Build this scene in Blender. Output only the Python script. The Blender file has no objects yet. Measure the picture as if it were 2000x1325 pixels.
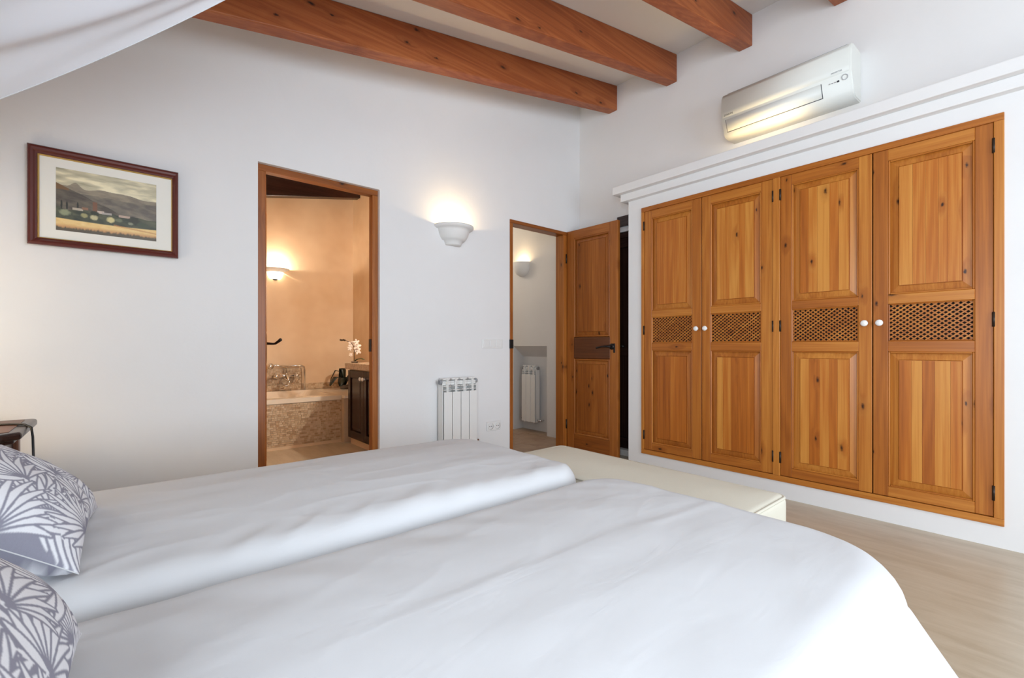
import bpy, bmesh, math, random
import numpy as np
from mathutils import Vector, Matrix, noise
random.seed(7); np.random.seed(7)
S = bpy.context.scene
COL = S.collection
R = math.radians

# ------------------------------------------------------------------ camera
CAM_Z = 1.02
cam_d = bpy.data.cameras.new('camera'); cam = bpy.data.objects.new('camera', cam_d); COL.objects.link(cam)
cam_d.sensor_fit = 'HORIZONTAL'; cam_d.sensor_width = 36.0; cam_d.lens = 895.6 / 2000 * 36.0
cam_d.shift_y = (677.7 - 662.5) / 2000; cam_d.clip_start = 0.02
cam.location = (0, 0, CAM_Z); cam.rotation_euler = (R(90), 0, R(-40.42))
S.camera = cam

# ------------------------------------------------------------------ world, daylight, exposure
w = bpy.data.worlds.new('world'); S.world = w; w.use_nodes = True
bg = w.node_tree.nodes['Background']; bg.inputs[0].default_value = (0.62, 0.78, 1.0, 1); bg.inputs[1].default_value = 1.2

XL_ = -0.9
def area(name, loc, rot, sx, sy, power, color, spread=180):
    d = bpy.data.lights.new(name, 'AREA'); d.shape = 'RECTANGLE'; d.size = sx; d.size_y = sy
    d.energy = power; d.color = color
    d.spread = R(spread)
    o = bpy.data.objects.new(name, d); o.location = loc; o.rotation_euler = rot; COL.objects.link(o); return o
# daylight entering by the glazed doors behind the camera; side fill added for the wardrobe wall
area('daylight_front', (1.25, -3.41, 1.36), (R(90), 0, 0), 2.6, 1.9, 64, (0.78, 0.89, 1.0), 135)
area('daylight_side', (XL_ + 0.03, -0.66, 1.20), (R(90), 0, R(-90)), 1.4, 1.6, 48, (0.78, 0.89, 1.0), 160)
S.view_settings.view_transform = 'Standard'; S.view_settings.look = 'None'
S.view_settings.gamma = 1.0; S.view_settings.use_curve_mapping = False
S.view_settings.exposure = 0.62
S.cycles.max_bounces = 7; S.cycles.diffuse_bounces = 5; S.cycles.glossy_bounces = 3; S.cycles.transmission_bounces = 4; S.cycles.caustics_reflective = False; S.cycles.caustics_refractive = False

# ------------------------------------------------------------------ helpers
def srgb(r, g, b):
    f = lambda c: (c / 255 / 12.92) if c / 255 <= 0.04045 else ((c / 255 + 0.055) / 1.055) ** 2.4
    return (f(r), f(g), f(b), 1)

class NT:
    def __init__(s, name):
        s.m = bpy.data.materials.new(name); s.m.use_nodes = True
        s.t = s.m.node_tree; s.b = s.t.nodes['Principled BSDF']
    def n(s, typ, **kw):
        nd = s.t.nodes.new(typ)
        for k, v in kw.items(): setattr(nd, k, v)
        return nd
    def l(s, a, b): s.t.links.new(a, b)
    def set(s, nd, **kw):
        for k, v in kw.items(): nd.inputs[k].default_value = v
    def math(s, op, a, b=None, c=None):
        nd = s.n('ShaderNodeMath', operation=op)
        for i, v in enumerate((a, b, c)):
            if v is None: continue
            if isinstance(v, (int, float)): nd.inputs[i].default_value = v
            else: s.l(v, nd.inputs[i])
        return nd.outputs[0]
    def ramp(s, fac, stops):
        nd = s.n('ShaderNodeValToRGB'); e = nd.color_ramp.elements
        while len(e) < len(stops): e.new(0.5)
        for el, (p, c) in zip(e, stops): el.position = p; el.color = c
        s.l(fac, nd.inputs[0]); return nd.outputs[0]
    def noise(s, vec, scale, detail=4, rough=0.55, dist=0.0):
        nd = s.n('ShaderNodeTexNoise'); nd.inputs['Scale'].default_value = scale
        nd.inputs['Detail'].default_value = detail; nd.inputs['Roughness'].default_value = rough
        nd.inputs['Distortion'].default_value = dist
        if vec is not None: s.l(vec, nd.inputs['Vector'])
        return nd.outputs[0]
    def mapping(s, vec, scale):
        nd = s.n('ShaderNodeMapping'); nd.inputs['Scale'].default_value = scale; s.l(vec, nd.inputs['Vector']); return nd.outputs[0]
    def coords(s):
        tc = s.n('ShaderNodeTexCoord'); oi = s.n('ShaderNodeObjectInfo')
        v = s.n('ShaderNodeVectorMath', operation='ADD'); s.l(tc.outputs['Object'], v.inputs[0])
        k = s.math('MULTIPLY', oi.outputs['Random'], 37.0); s.l(k, v.inputs[1])
        return v.outputs[0], oi.outputs['Random']
    def mix(s, fac, a, b, mode='MIX'):
        nd = s.n('ShaderNodeMix', data_type='RGBA', blend_type=mode)
        if isinstance(fac, (int, float)): nd.inputs[0].default_value = fac
        else: s.l(fac, nd.inputs[0])
        for i, v in ((6, a), (7, b)):
            if isinstance(v, tuple): nd.inputs[i].default_value = v
            else: s.l(v, nd.inputs[i])
        return nd.outputs[2]
    def bump(s, h, strength, dist=0.002):
        nd = s.n('ShaderNodeBump'); nd.inputs['Strength'].default_value = strength; nd.inputs['Distance'].default_value = dist
        s.l(h, nd.inputs['Height']); s.l(nd.outputs[0], s.b.inputs['Normal'])

MAT = {}
def plain(name, col, rough=0.5, metal=0.0, spec=0.5, var=0.04):
    t = NT(name); v, rnd = t.coords()
    nz = t.noise(v, 30, 3)
    c2 = tuple(max(0, c * (1 - var * 2)) for c in col[:3]) + (1,)
    t.l(t.mix(nz, col, c2), t.b.inputs['Base Color'])
    t.set(t.b, Roughness=rough, Metallic=metal); t.b.inputs['Specular IOR Level'].default_value = spec
    MAT[name] = t.m; return t.m

def wood(name, light, mid, dark, axis, rough=0.38, knots=0.28, tone=0.24, scale=1.0, ringw=0.10):
    t = NT(name); v, rnd = t.coords()
    ax = 'xyz'.index(axis)
    def sc(cross, along): q = [cross * scale] * 3; q[ax] = along * scale; return tuple(q)
    # knots: a flat cell pattern across the visible face
    sp = t.n('ShaderNodeSeparateXYZ'); t.l(v, sp.inputs[0]); cb = t.n('ShaderNodeCombineXYZ')
    cross = {'x': 2, 'y': 2, 'z': 1}[axis]
    t.l(t.math('MULTIPLY', sp.outputs[cross], 8.0 * scale), cb.inputs[0]); t.l(t.math('MULTIPLY', sp.outputs[ax], 3.6 * scale), cb.inputs[1])
    vor = t.n('ShaderNodeTexVoronoi', feature='F1', voronoi_dimensions='2D'); t.l(cb.outputs[0], vor.inputs['Vector']); vor.inputs['Scale'].default_value = 1.0
    gate = t.n('ShaderNodeSeparateColor'); t.l(vor.outputs['Color'], gate.inputs[0])
    on = t.math('LESS_THAN', gate.outputs[0], knots)
    wob = t.noise(v, 60, 2); d = t.math('ADD', vor.outputs['Distance'], t.math('MULTIPLY', t.math('SUBTRACT', wob, 0.5), 0.09))
    size = t.math('MULTIPLY_ADD', gate.outputs[1], 0.055, 0.045)
    kn = t.n('ShaderNodeMapRange'); t.l(d, kn.inputs[0]); t.l(size, kn.inputs[2])
    kn.inputs[1].default_value = 0.015; kn.inputs[3].default_value = 1; kn.inputs[4].default_value = 0
    knot = t.math('MULTIPLY', kn.outputs[0], on)
    halo = t.n('ShaderNodeMapRange'); t.l(d, halo.inputs[0]); halo.inputs[1].default_value = 0.0; halo.inputs[2].default_value = 0.30
    halo.inputs[3].default_value = 1; halo.inputs[4].default_value = 0
    halo_o = t.math('MULTIPLY', halo.outputs[0], on)
    # growth rings, bent around the knots
    big = t.noise(t.mapping(v, sc(7.0, 0.35)), 1.0, 2, 0.4)
    ph = t.math('ADD', t.math('MULTIPLY', big, 70.0), t.math('MULTIPLY', halo_o, 6.0))
    ring = t.math('MULTIPLY_ADD', t.math('SINE', ph), 0.5, 0.5)
    fine = t.noise(t.mapping(v, sc(110, 2.2)), 1.0, 4, 0.6)
    tone_n = t.noise(t.mapping(v, sc(6, 0.5)), 1.0, 2, 0.5)
    g = t.math('ADD', t.math('MULTIPLY', ring, ringw), t.math('MULTIPLY', fine, 0.50))
    g = t.math('ADD', g, t.math('MULTIPLY', tone_n, 0.45))
    g = t.math('ADD', g, t.math('MULTIPLY', t.math('SUBTRACT', rnd, 0.5), tone))
    base = t.ramp(g, [(0.28, light), (0.56, mid), (0.90, dark)])
    kd = tuple(c * 0.13 for c in dark[:3]) + (1,)
    base = t.mix(t.math('MULTIPLY', halo_o, 0.45), base, dark)
    base = t.mix(knot, base, kd)
    t.l(base, t.b.inputs['Base Color']); t.set(t.b, Roughness=rough)
    t.b.inputs['Specular IOR Level'].default_value = 0.4
    MAT[name] = t.m; return t.m

P_L, P_M, P_D = srgb(200, 132, 56), srgb(174, 102, 36), srgb(128, 64, 17)
for a in 'xyz': wood('pine_' + a, P_L, P_M, P_D, a)
wood('stave_z', srgb(206, 140, 62), srgb(182, 104, 34), srgb(136, 68, 18), 'z', tone=0.42, knots=0.2)
B_L, B_M, B_D = srgb(178, 104, 56), srgb(150, 78, 38), srgb(110, 50, 20)
wood('beam_x', B_L, B_M, B_D, 'x', rough=0.5, knots=0.42, tone=0.12, scale=0.85, ringw=0.14)
for a in 'xyz': wood('door_' + a, srgb(176, 108, 46), srgb(148, 82, 27), srgb(102, 50, 13), a, tone=0.2)
for a in 'xyz': wood('brown_' + a, srgb(120, 70, 40), srgb(96, 54, 28), srgb(62, 32, 16), a, tone=0.1, knots=0.2)
for a in 'xyz': wood('dark_' + a, srgb(62, 40, 34), srgb(46, 28, 24), srgb(26, 16, 14), a, tone=0.1, rough=0.25, knots=0.1)

def plaster(name, col, col2, bump=0.25, scale=2.2):
    t = NT(name); tc = t.n('ShaderNodeTexCoord'); v = tc.outputs['Object']
    n1 = t.noise(v, scale, 3, 0.6); n2 = t.noise(v, 38, 2, 0.6); n3 = t.noise(v, 5.0, 1, 0.5)
    t.l(t.ramp(n1, [(0.35, col), (0.7, col2)]), t.b.inputs['Base Color'])
    t.set(t.b, Roughness=0.9); t.b.inputs['Specular IOR Level'].default_value = 0.2
    t.bump(t.math('ADD', t.math('MULTIPLY', n2, 0.35), n3), bump, 0.006)
    MAT[name] = t.m
plaster('wall_white', (0.82, 0.81, 0.805, 1), (0.80, 0.79, 0.785, 1))
plaster('ceiling_white', (0.80, 0.785, 0.765, 1), (0.78, 0.765, 0.745, 1), 0.12)
plaster('wall_beige', srgb(232, 208, 178), srgb(216, 186, 152), 0.2, 1.6)
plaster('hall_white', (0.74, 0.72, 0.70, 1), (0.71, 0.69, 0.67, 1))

def stone_floor():
    t = NT('travertine'); tc = t.n('ShaderNodeTexCoord'); v = tc.outputs['Object']
    st = t.noise(t.mapping(v, (9.0, 1.6, 1)), 1.6, 8, 0.62, 0.5)
    bl = t.noise(v, 0.9, 4, 0.55, 0.4); sp = t.noise(t.mapping(v, (46, 12, 1)), 1.0, 4, 0.6)
    g = t.math('ADD', t.math('MULTIPLY', st, 0.6), t.math('MULTIPLY', bl, 0.4))
    base = t.ramp(g, [(0.30, srgb(206, 193, 173)), (0.52, srgb(187, 172, 150)), (0.74, srgb(162, 144, 118))])
    pit = t.ramp(sp, [(0.66, (0, 0, 0, 1)), (0.76, (0.55, 0.55, 0.55, 1))])
    t.l(t.mix(pit, base, srgb(150, 116, 82)), t.b.inputs['Base Color'])
    t.set(t.b, Roughness=0.32); t.b.inputs['Specular IOR Level'].default_value = 0.45
    t.bump(sp, 0.06, 0.002); MAT['travertine'] = t.m
stone_floor()

def fabric(name, col, col2, weave=900, wr=0.25, wrs=5.0, rough=0.92):
    t = NT(name); tc = t.n('ShaderNodeTexCoord'); v = tc.outputs['Object']
    n1 = t.noise(t.mapping(v, (wrs * 0.35, wrs * 1.4, wrs)), 1.0, 5, 0.55, 0.8); n2 = t.noise(v, weave, 2)
    t.l(t.mix(n2, col, col2), t.b.inputs['Base Color'])
    t.set(t.b, Roughness=rough); t.b.inputs['Specular IOR Level'].default_value = 0.15
    t.bump(t.math('ADD', n1, t.math('MULTIPLY', n2, 0.01)), wr, 0.02)
    MAT[name] = t.m
fabric('bed_white', (0.69, 0.695, 0.71, 1), (0.67, 0.675, 0.69, 1), 700, 0.10, 7.0)
fabric('bench_cream', srgb(224, 219, 204), srgb(212, 206, 190), 420, 0.06, 4.0)

def canopy_mat():
    t = NT('sheer_white'); tc = t.n('ShaderNodeTexCoord')
    nz = t.noise(tc.outputs['Object'], 260, 2)
    t.l(t.mix(nz, (0.94, 0.95, 0.985, 1), (0.91, 0.92, 0.97, 1)), t.b.inputs['Base Color'])
    t.set(t.b, Roughness=0.9); t.b.inputs['Specular IOR Level'].default_value = 0.1
    tr = t.n('ShaderNodeBsdfTranslucent'); tr.inputs[0].default_value = (0.92, 0.93, 0.98, 1)
    mx = t.n('ShaderNodeMixShader'); mx.inputs[0].default_value = 0.5
    t.l(t.b.outputs[0], mx.inputs[1]); t.l(tr.outputs[0], mx.inputs[2])
    out = [n for n in t.t.nodes if n.type == 'OUTPUT_MATERIAL'][0]; t.l(mx.outputs[0], out.inputs[0])
    MAT['sheer_white'] = t.m
canopy_mat()

def vcol(name, rough=0.8, spec=0.2, weave=0.0):
    t = NT(name); a = t.n('ShaderNodeVertexColor'); a.layer_name = 'print'
    t.l(a.outputs[0], t.b.inputs['Base Color']); t.set(t.b, Roughness=rough); t.b.inputs['Specular IOR Level'].default_value = spec
    if weave:
        tc = t.n('ShaderNodeTexCoord'); t.bump(t.noise(tc.outputs['Object'], 600, 2), weave, 0.001)
    MAT[name] = t.m
vcol('leaf_print', 0.9, 0.1, 0.2); vcol('painting_print', 0.35, 0.4)

def emit(name, col, strength, mixf=1.0):
    t = NT(name); nz = t.noise(None, 8, 2)
    t.l(t.mix(nz, col, tuple(c * 0.96 for c in col[:3]) + (1,)), t.b.inputs['Emission Color'])
    t.b.inputs['Base Color'].default_value = col; t.b.inputs['Emission Strength'].default_value = strength
    t.set(t.b, Roughness=0.4); MAT[name] = t.m
emit('lit_glass', (1.0, 0.83, 0.58, 1), 4.5)
emit('lit_shade', (1.0, 0.85, 0.62, 1), 4.0)
emit('bulb_glow', (1.0, 0.78, 0.46, 1), 9.0)

plain('gypsum', (0.80, 0.79, 0.77, 1), 0.85, var=0.02)
plain('radiator_white', srgb(232, 231, 228), 0.35, var=0.01)
plain('plastic_white', srgb(234, 233, 231), 0.3, var=0.01)
plain('plastic_ac', srgb(228, 228, 222), 0.42, spec=0.4, var=0.01)
plain('plastic_grey', srgb(150, 152, 156), 0.4)
plain('ink_dark', srgb(60, 62, 70), 0.6)
plain('ink_light', srgb(170, 172, 178), 0.6)
plain('black_iron', srgb(26, 22, 22), 0.4, 0.4)
plain('hinge_metal', srgb(52, 42, 34), 0.45, 0.6)
plain('porcelain', srgb(240, 240, 238), 0.15, var=0.01)
plain('tub_white', srgb(238, 226, 208), 0.18, var=0.01)
plain('chrome', (0.75, 0.75, 0.76, 1), 0.12, 1.0, var=0.02)
plain('gold_lip', srgb(206, 168, 96), 0.35, 0.5)
plain('mahogany', srgb(96, 44, 38), 0.25)
plain('mat_board', srgb(238, 236, 228), 0.9, var=0.01)
plain('black_rubber', srgb(20, 20, 22), 0.5)
plain('leaf_dark', srgb(24, 34, 26), 0.3)
plain('leaf_green', srgb(70, 84, 40), 0.5)
plain('petal_white', srgb(240, 228, 218), 0.6, var=0.02)
plain('stem_brown', srgb(72, 50, 30), 0.7)
plain('dark_void', srgb(34, 24, 18), 0.9)  # dark colour stands in for the shade inside the wardrobe
plain('grout', srgb(206, 184, 156), 0.9)
plain('ceramic_pot', srgb(120, 104, 90), 0.5)
plain('clear_coat', srgb(200, 200, 200), 0.1)

def tile_mat():
    t = NT('mosaic'); g = t.n('ShaderNodeNewGeometry'); v, _ = t.coords()
    n = t.noise(v, 60, 3)
    f = t.math('ADD', t.math('MULTIPLY', g.outputs['Random Per Island'], 0.8), t.math('MULTIPLY', n, 0.2))
    t.l(t.ramp(f, [(0.1, srgb(216, 194, 164)), (0.55, srgb(200, 172, 138)), (0.95, srgb(170, 136, 100))]), t.b.inputs['Base Color'])
    t.set(t.b, Roughness=0.5); MAT['mosaic'] = t.m
tile_mat()
def granite():
    t = NT('granite'); v, _ = t.coords(); n = t.noise(v, 130, 4, 0.7); n2 = t.noise(v, 30, 3)
    t.l(t.ramp(t.math('ADD', t.math('MULTIPLY', n, 0.7), t.math('MULTIPLY', n2, 0.3)), [(0.38, srgb(150, 124, 100)), (0.55, srgb(208, 188, 162)), (0.7, srgb(232, 220, 202))]), t.b.inputs['Base Color'])
    t.set(t.b, Roughness=0.3); MAT['granite'] = t.m
granite()
def glass_mat():
    t = NT('window_glass'); t.b.inputs['Base Color'].default_value = (0.95, 0.98, 1, 1)
    t.set(t.b, Roughness=0.02, IOR=1.45); t.b.inputs['Transmission Weight'].default_value = 1.0; MAT['window_glass'] = t.m
glass_mat()

ORG = {}
def mk(name, me, mat, parent=None, smooth=False, origin=None, kind=None):
    """link mesh (world coordinates) as object with its origin at the base of its bounds"""
    co = np.empty(len(me.vertices) * 3); me.vertices.foreach_get('co', co); co = co.reshape(-1, 3)
    if origin is None:
        mn, mx = co.min(0), co.max(0); origin = Vector(((mn[0] + mx[0]) / 2, (mn[1] + mx[1]) / 2, mn[2]))
    origin = Vector(origin); co -= np.array(origin); me.vertices.foreach_set('co', co.ravel()); me.update()
    o = bpy.data.objects.new(name, me); COL.objects.link(o)
    if mat: me.materials.append(MAT[mat] if isinstance(mat, str) else mat)
    if parent is not None:
        o.parent = parent; o.location = origin - ORG[parent.name]
    else: o.location = origin
    ORG[o.name] = origin
    if smooth: me.polygons.foreach_set('use_smooth', [True] * len(me.polygons))
    if kind: o['kind'] = kind
    return o
def thing(name, loc, label=None, cat=None, group=None, kind=None, parent=None):
    o = bpy.data.objects.new(name, None); COL.objects.link(o); o.empty_display_size = 0.05
    loc = Vector(loc); ORG[o.name] = loc
    if parent is not None: o.parent = parent; o.location = loc - ORG[parent.name]
    else: o.location = loc
    return tag(o, label, cat, group, kind)
def tag(o, label=None, cat=None, group=None, kind=None):
    if label: o['label'] = label
    if cat: o['category'] = cat
    if group: o['group'] = group
    if kind: o['kind'] = kind
    return o
def bm_mesh(bm, name, recalc=True):
    if recalc: bmesh.ops.recalc_face_normals(bm, faces=bm.faces)
    me = bpy.data.meshes.new(name); bm.to_mesh(me); bm.free(); return me
HEX = [(0, 1, 2, 3), (4, 7, 6, 5), (0, 4, 5, 1), (1, 5, 6, 2), (2, 6, 7, 3), (3, 7, 4, 0)]
def add_hex(bm, c):
    v = [bm.verts.new(p) for p in c]; return [bm.faces.new([v[i] for i in f]) for f in HEX], v
def corners(a, b):
    (x0, y0, z0), (x1, y1, z1) = a, b
    return [(x0, y0, z0), (x1, y0, z0), (x1, y1, z0), (x0, y1, z0), (x0, y0, z1), (x1, y0, z1), (x1, y1, z1), (x0, y1, z1)]
def add_box(bm, a, b): return add_hex(bm, corners(a, b))
def bevel(bm, w, seg=2):
    bmesh.ops.recalc_face_normals(bm, faces=bm.faces)
    bmesh.ops.bevel(bm, geom=list(bm.edges), offset=w, segments=seg, affect='EDGES', profile=0.5)
def box(name, a, b, mat, parent=None, bv=0.0, seg=2, smooth=False, **kw):
    bm = bmesh.new(); add_box(bm, a, b)
    if bv: bevel(bm, bv, seg)
    return mk(name, bm_mesh(bm, name), mat, parent, smooth, **kw)
def hexo(name, c, mat, parent=None, bv=0.0, seg=2, **kw):
    bm = bmesh.new(); add_hex(bm, c)
    if bv: bevel(bm, bv, seg)
    return mk(name, bm_mesh(bm, name), mat, parent, **kw)
def add_tube(bm, pts, rad, n=10, cap=True):
    pts = [Vector(p) for p in pts]; rings = []; up = None
    for i, p in enumerate(pts):
        t = (pts[min(i + 1, len(pts) - 1)] - pts[max(i - 1, 0)]).normalized()
        if up is None:
            up = Vector((0, 0, 1)) if abs(t.z) < 0.9 else Vector((1, 0, 0))
        a = t.cross(up).normalized(); b = a.cross(t).normalized(); up = b
        r = rad[i] if isinstance(rad, (list, tuple)) else rad
        rings.append([bm.verts.new(p + (a * math.cos(2 * math.pi * k / n) + b * math.sin(2 * math.pi * k / n)) * r) for k in range(n)])
    for q, s in zip(rings, rings[1:]):
        for k in range(n): bm.faces.new((q[k], q[(k + 1) % n], s[(k + 1) % n], s[k]))
    if cap: bm.faces.new(rings[0][::-1]); bm.faces.new(rings[-1])
def tube(name, pts, rad, mat, parent=None, n=10, **kw):
    bm = bmesh.new(); add_tube(bm, pts, rad, n); return mk(name, bm_mesh(bm, name), mat, parent, True, **kw)
def add_lathe(bm, prof, O, A, B, C, n=24, a0=0.0, a1=2 * math.pi):
    """profile (r, h): around axis C at O, from A towards B"""
    O, A, B, C = map(Vector, (O, A, B, C)); full = abs(a1 - a0 - 2 * math.pi) < 1e-6
    m = n if full else n + 1; rings = []
    for r, h in prof:
        if r < 1e-6: rings.append([bm.verts.new(O + C * h)]); continue
        rings.append([bm.verts.new(O + C * h + (A * math.cos(a0 + (a1 - a0) * k / n) + B * math.sin(a0 + (a1 - a0) * k / n)) * r) for k in range(m)])
    for q, s in zip(rings, rings[1:]):
        for k in range(n):
            j = (k + 1) % m
            if len(q) == 1 and len(s) == 1: continue
            if len(q) == 1: bm.faces.new((q[0], s[j], s[k]))
            elif len(s) == 1: bm.faces.new((q[k], q[j], s[0]))
            else: bm.faces.new((q[k], q[j], s[j], s[k]))
EX, EY, EZ = (1, 0, 0), (0, 1, 0), (0, 0, 1)
def lathe(name, prof, O, mat, parent=None, A=EX, B=EY, C=EZ, n=24, a0=0.0, a1=2 * math.pi, **kw):
    bm = bmesh.new(); add_lathe(bm, prof, O, A, B, C, n, a0, a1); return mk(name, bm_mesh(bm, name), mat, parent, True, **kw)
def blob(bm, c, r, n=8, axes=None):
    c = Vector(c); ax = axes or (Vector(EX), Vector(EY), Vector(EZ))
    prof = [(math.sin(math.pi * i / n), -math.cos(math.pi * i / n)) for i in range(n + 1)]
    prof[0] = (0, -1); prof[-1] = (0, 1)
    add_lathe(bm, prof, c, ax[0] * r[0], ax[1] * r[1], ax[2] * r[2], n=max(8, n))
class Fr:
    """a flat frame of reference: u along U, z up, w outwards along N"""
    def __init__(s, O, U, N): s.O, s.U, s.N = Vector(O), Vector(U).normalized(), Vector(N).normalized()
    def p(s, u, z, w): return s.O + s.U * u + Vector((0, 0, z)) + s.N * w
    def c(s, u0, u1, z0, z1, w0, w1):
        return [s.p(u0, z0, w0), s.p(u1, z0, w0), s.p(u1, z0, w1), s.p(u0, z0, w1), s.p(u0, z1, w0), s.p(u1, z1, w0), s.p(u1, z1, w1), s.p(u0, z1, w1)]
    def box(s, name, u0, u1, z0, z1, w0, w1, mat, parent=None, bv=0.0, seg=2, **kw):
        return hexo(name, s.c(u0, u1, z0, z1, w0, w1), mat, parent, bv, seg, **kw)
    def quadmesh(s, name, rows, mat, parent):
        """rows: list of rectangles (u0,u1,z0,z1,w); consecutive ones bridged, last filled"""
        bm = bmesh.new(); prev = None
        for (u0, u1, z0, z1, ww) in rows:
            cur = [bm.verts.new(s.p(*q, ww)) for q in ((u0, z0), (u1, z0), (u1, z1), (u0, z1))]
            if prev:
                for k in range(4): bm.faces.new((prev[k], prev[(k + 1) % 4], cur[(k + 1) % 4], cur[k]))
            prev = cur
        bm.faces.new(prev); return mk(name, bm_mesh(bm, name), mat, parent)

# ------------------------------------------------------------------ the room
XL, XR, YF, YB = -0.9, 3.60, -3.50, 3.15
SL = 0.185
def zc(x): return 3.512 + (x - XR) * SL
def prism_x(bm, x0, x1, y0, y1, z0, z1=None):
    """box whose top follows the sloping ceiling when z1 is None"""
    t0, t1 = (zc(x0), zc(x1)) if z1 is None else (z1, z1)
    add_hex(bm, [(x0, y0, z0), (x1, y0, z0), (x1, y1, z0), (x0, y1, z0), (x0, y0, t0), (x1, y0, t1), (x1, y1, t1), (x0, y1, t0)])
def wall(name, parts, mat):
    bm = bmesh.new()
    for p in parts: prism_x(bm, *p)
    return tag(mk(name, bm_mesh(bm, name), mat), kind='structure')
T = 0.14
BX0, BX1, BZ = 0.637, 1.424, 2.158        # bathroom opening
HX0, HX1, HZ = 2.655, 3.440, 2.170        # hall opening
wall('wall_back', [(XL, BX0, YB, YB + T, 0), (BX0, BX1, YB, YB + T, BZ), (BX1, HX0, YB, YB + T, 0), (HX0, HX1, YB, YB + T, HZ), (HX1, XR + 0.3, YB, YB + T, 0)], 'wall_white')
wall('wall_left', [(XL - T, XL, 0.18, YB + T, 0), (XL - T, XL, -1.42, 0.18, 0, 0.35), (XL - T, XL, -1.42, 0.18, 2.42), (XL - T, XL, YF, -1.42, 0)], 'wall_white')
# right wall with the dark cupboard opening beside the wardrobe block
CY0, CY1, CZ = 2.41, 3.06, 2.105
wall('wall_right', [(XR, XR + T, CY1, YB, 0), (XR, XR + T, CY0, CY1, CZ), (XR, XR + T, YF, CY0, 0)], 'wall_white')
wall('wall_front', [(XL, -0.1, YF - T, YF, 0), (-0.1, 2.6, YF - T, YF, 2.35), (-0.1, 2.6, YF - T, YF, 0, 0.12), (2.6, XR + T, YF - T, YF, 0)], 'wall_white')
bm = bmesh.new()
for (x0, x1) in ((XL - T, 4.2),):
    add_hex(bm, [(x0, YF - T, zc(x0)), (x1, YF - T, zc(x1)), (x1, 6.1, zc(x1)), (x0, 6.1, zc(x0)), (x0, YF - T, zc(x0) + 0.1), (x1, YF - T, zc(x1) + 0.1), (x1, 6.1, zc(x1) + 0.1), (x0, 6.1, zc(x0) + 0.1)])
tag(mk('ceiling', bm_mesh(bm, 'ceiling'), 'ceiling_white'), kind='structure')
tag(box('floor', (XL - T, YF - T, -0.1), (4.3, 6.1, 0), 'travertine', origin=(0, 0, 0)), kind='structure')
th = NT('hall_stone'); tc_ = th.n('ShaderNodeTexCoord'); n_a = th.noise(tc_.outputs['Object'], 5, 6, .6, .5)
th.l(th.ramp(n_a, [(.3, srgb(176, 150, 124)), (.7, srgb(142, 112, 88))]), th.b.inputs['Base Color']); th.set(th.b, Roughness=.35); MAT['hall_stone'] = th.m
hf = thing('floor_hall', (3.1, 4.5, 0), kind='structure')
for i in range(4):
    for j in range(7):
        x0_, y0_ = 2.42 + i * .40, 3.20 + j * .40
        box('tile', (x0_ + .002, y0_ + .002, 0), (min(x0_ + .398, 3.84), min(y0_ + .398, 5.9), .004 + .0008 * random.random()), 'hall_stone', hf)
# wardrobe block (white masonry) with its stepped cornice
XW = 3.387
WY0, WY1, WZ0, WZ1 = 0.150, 2.264, 0.113, 2.202
BE0, BE1 = -0.35, 2.400
bm = bmesh.new()
add_box(bm, (XW, BE0, 0), (XR, WY0, 2.29)); add_box(bm, (XW, WY1, 0), (XR, BE1, 2.29))
add_box(bm, (XW, WY0, 0), (XR, WY1, WZ0)); add_box(bm, (XW, WY0, WZ1), (XR, WY1, 2.29))
tag(mk('wall_wardrobe', bm_mesh(bm, 'wall_wardrobe'), 'wall_white'), kind='structure')
tag(box('trim_1', (XW - 0.05, BE0 - 0.05, 2.29), (XR, BE1 + 0.05, 2.352), 'wall_white', bv=0.004), kind='structure')
tag(box('trim_2', (XW - 0.10, BE0 - 0.10, 2.352), (XR, BE1 + 0.10, 2.420), 'wall_white', bv=0.005), kind='structure')

# bathroom shell
BR, BL, BB = 2.30, 0.35, 5.90
wall('wall_bathroom_back', [(BL - 0.1, BR + 0.08, BB, BB + 0.1, 0)], 'wall_beige')
wall('wall_bathroom_left', [(BL - 0.1, BL, YB + T, BB, 0)], 'wall_beige')
wall('wall_bathroom_right', [(BR, BR + 0.05, YB + T, BB, 0)], 'wall_beige')
wall('wall_bathroom_front', [(BL, BX0 - 0.01, YB + T, YB + T + 0.02, 0), (BX1 + 0.01, BR, YB + T, YB + T + 0.02, 0), (BX0 - 0.01, BX1 + 0.01, YB + T, YB + T + 0.02, BZ)], 'wall_beige')
# hall shell, radiator niche in its right wall
HXR, HN0, HN1, HNB = 3.68, 3.71, 4.29, 3.84
wall('wall_hall_left', [(BR + 0.05, BR + 0.12, YB + T, BB, 0)], 'hall_white')
wall('wall_hall_back', [(BR + 0.12, 4.1, BB, BB + 0.1, 0)], 'hall_white')
wall('wall_hall_right', [(HXR, HXR + 0.35, YB + T, HN0, 0), (HXR, HXR + 0.35, HN1, BB, 0), (HXR, HXR + 0.35, HN0, HN1, 1.03), (HNB, HXR + 0.35, HN0, HN1, 0, 1.03)], 'hall_white')
hexo('niche_soffit', [(HXR, HN0, 1.03), (HNB, HN0, 0.90), (HNB, HN1, 0.90), (HXR, HN1, 1.03), (HXR + .005, HN0, 1.035), (HNB, HN0, 1.03), (HNB, HN1, 1.03), (HXR + .005, HN1, 1.035)], 'hall_white')['kind'] = 'structure'

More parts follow.
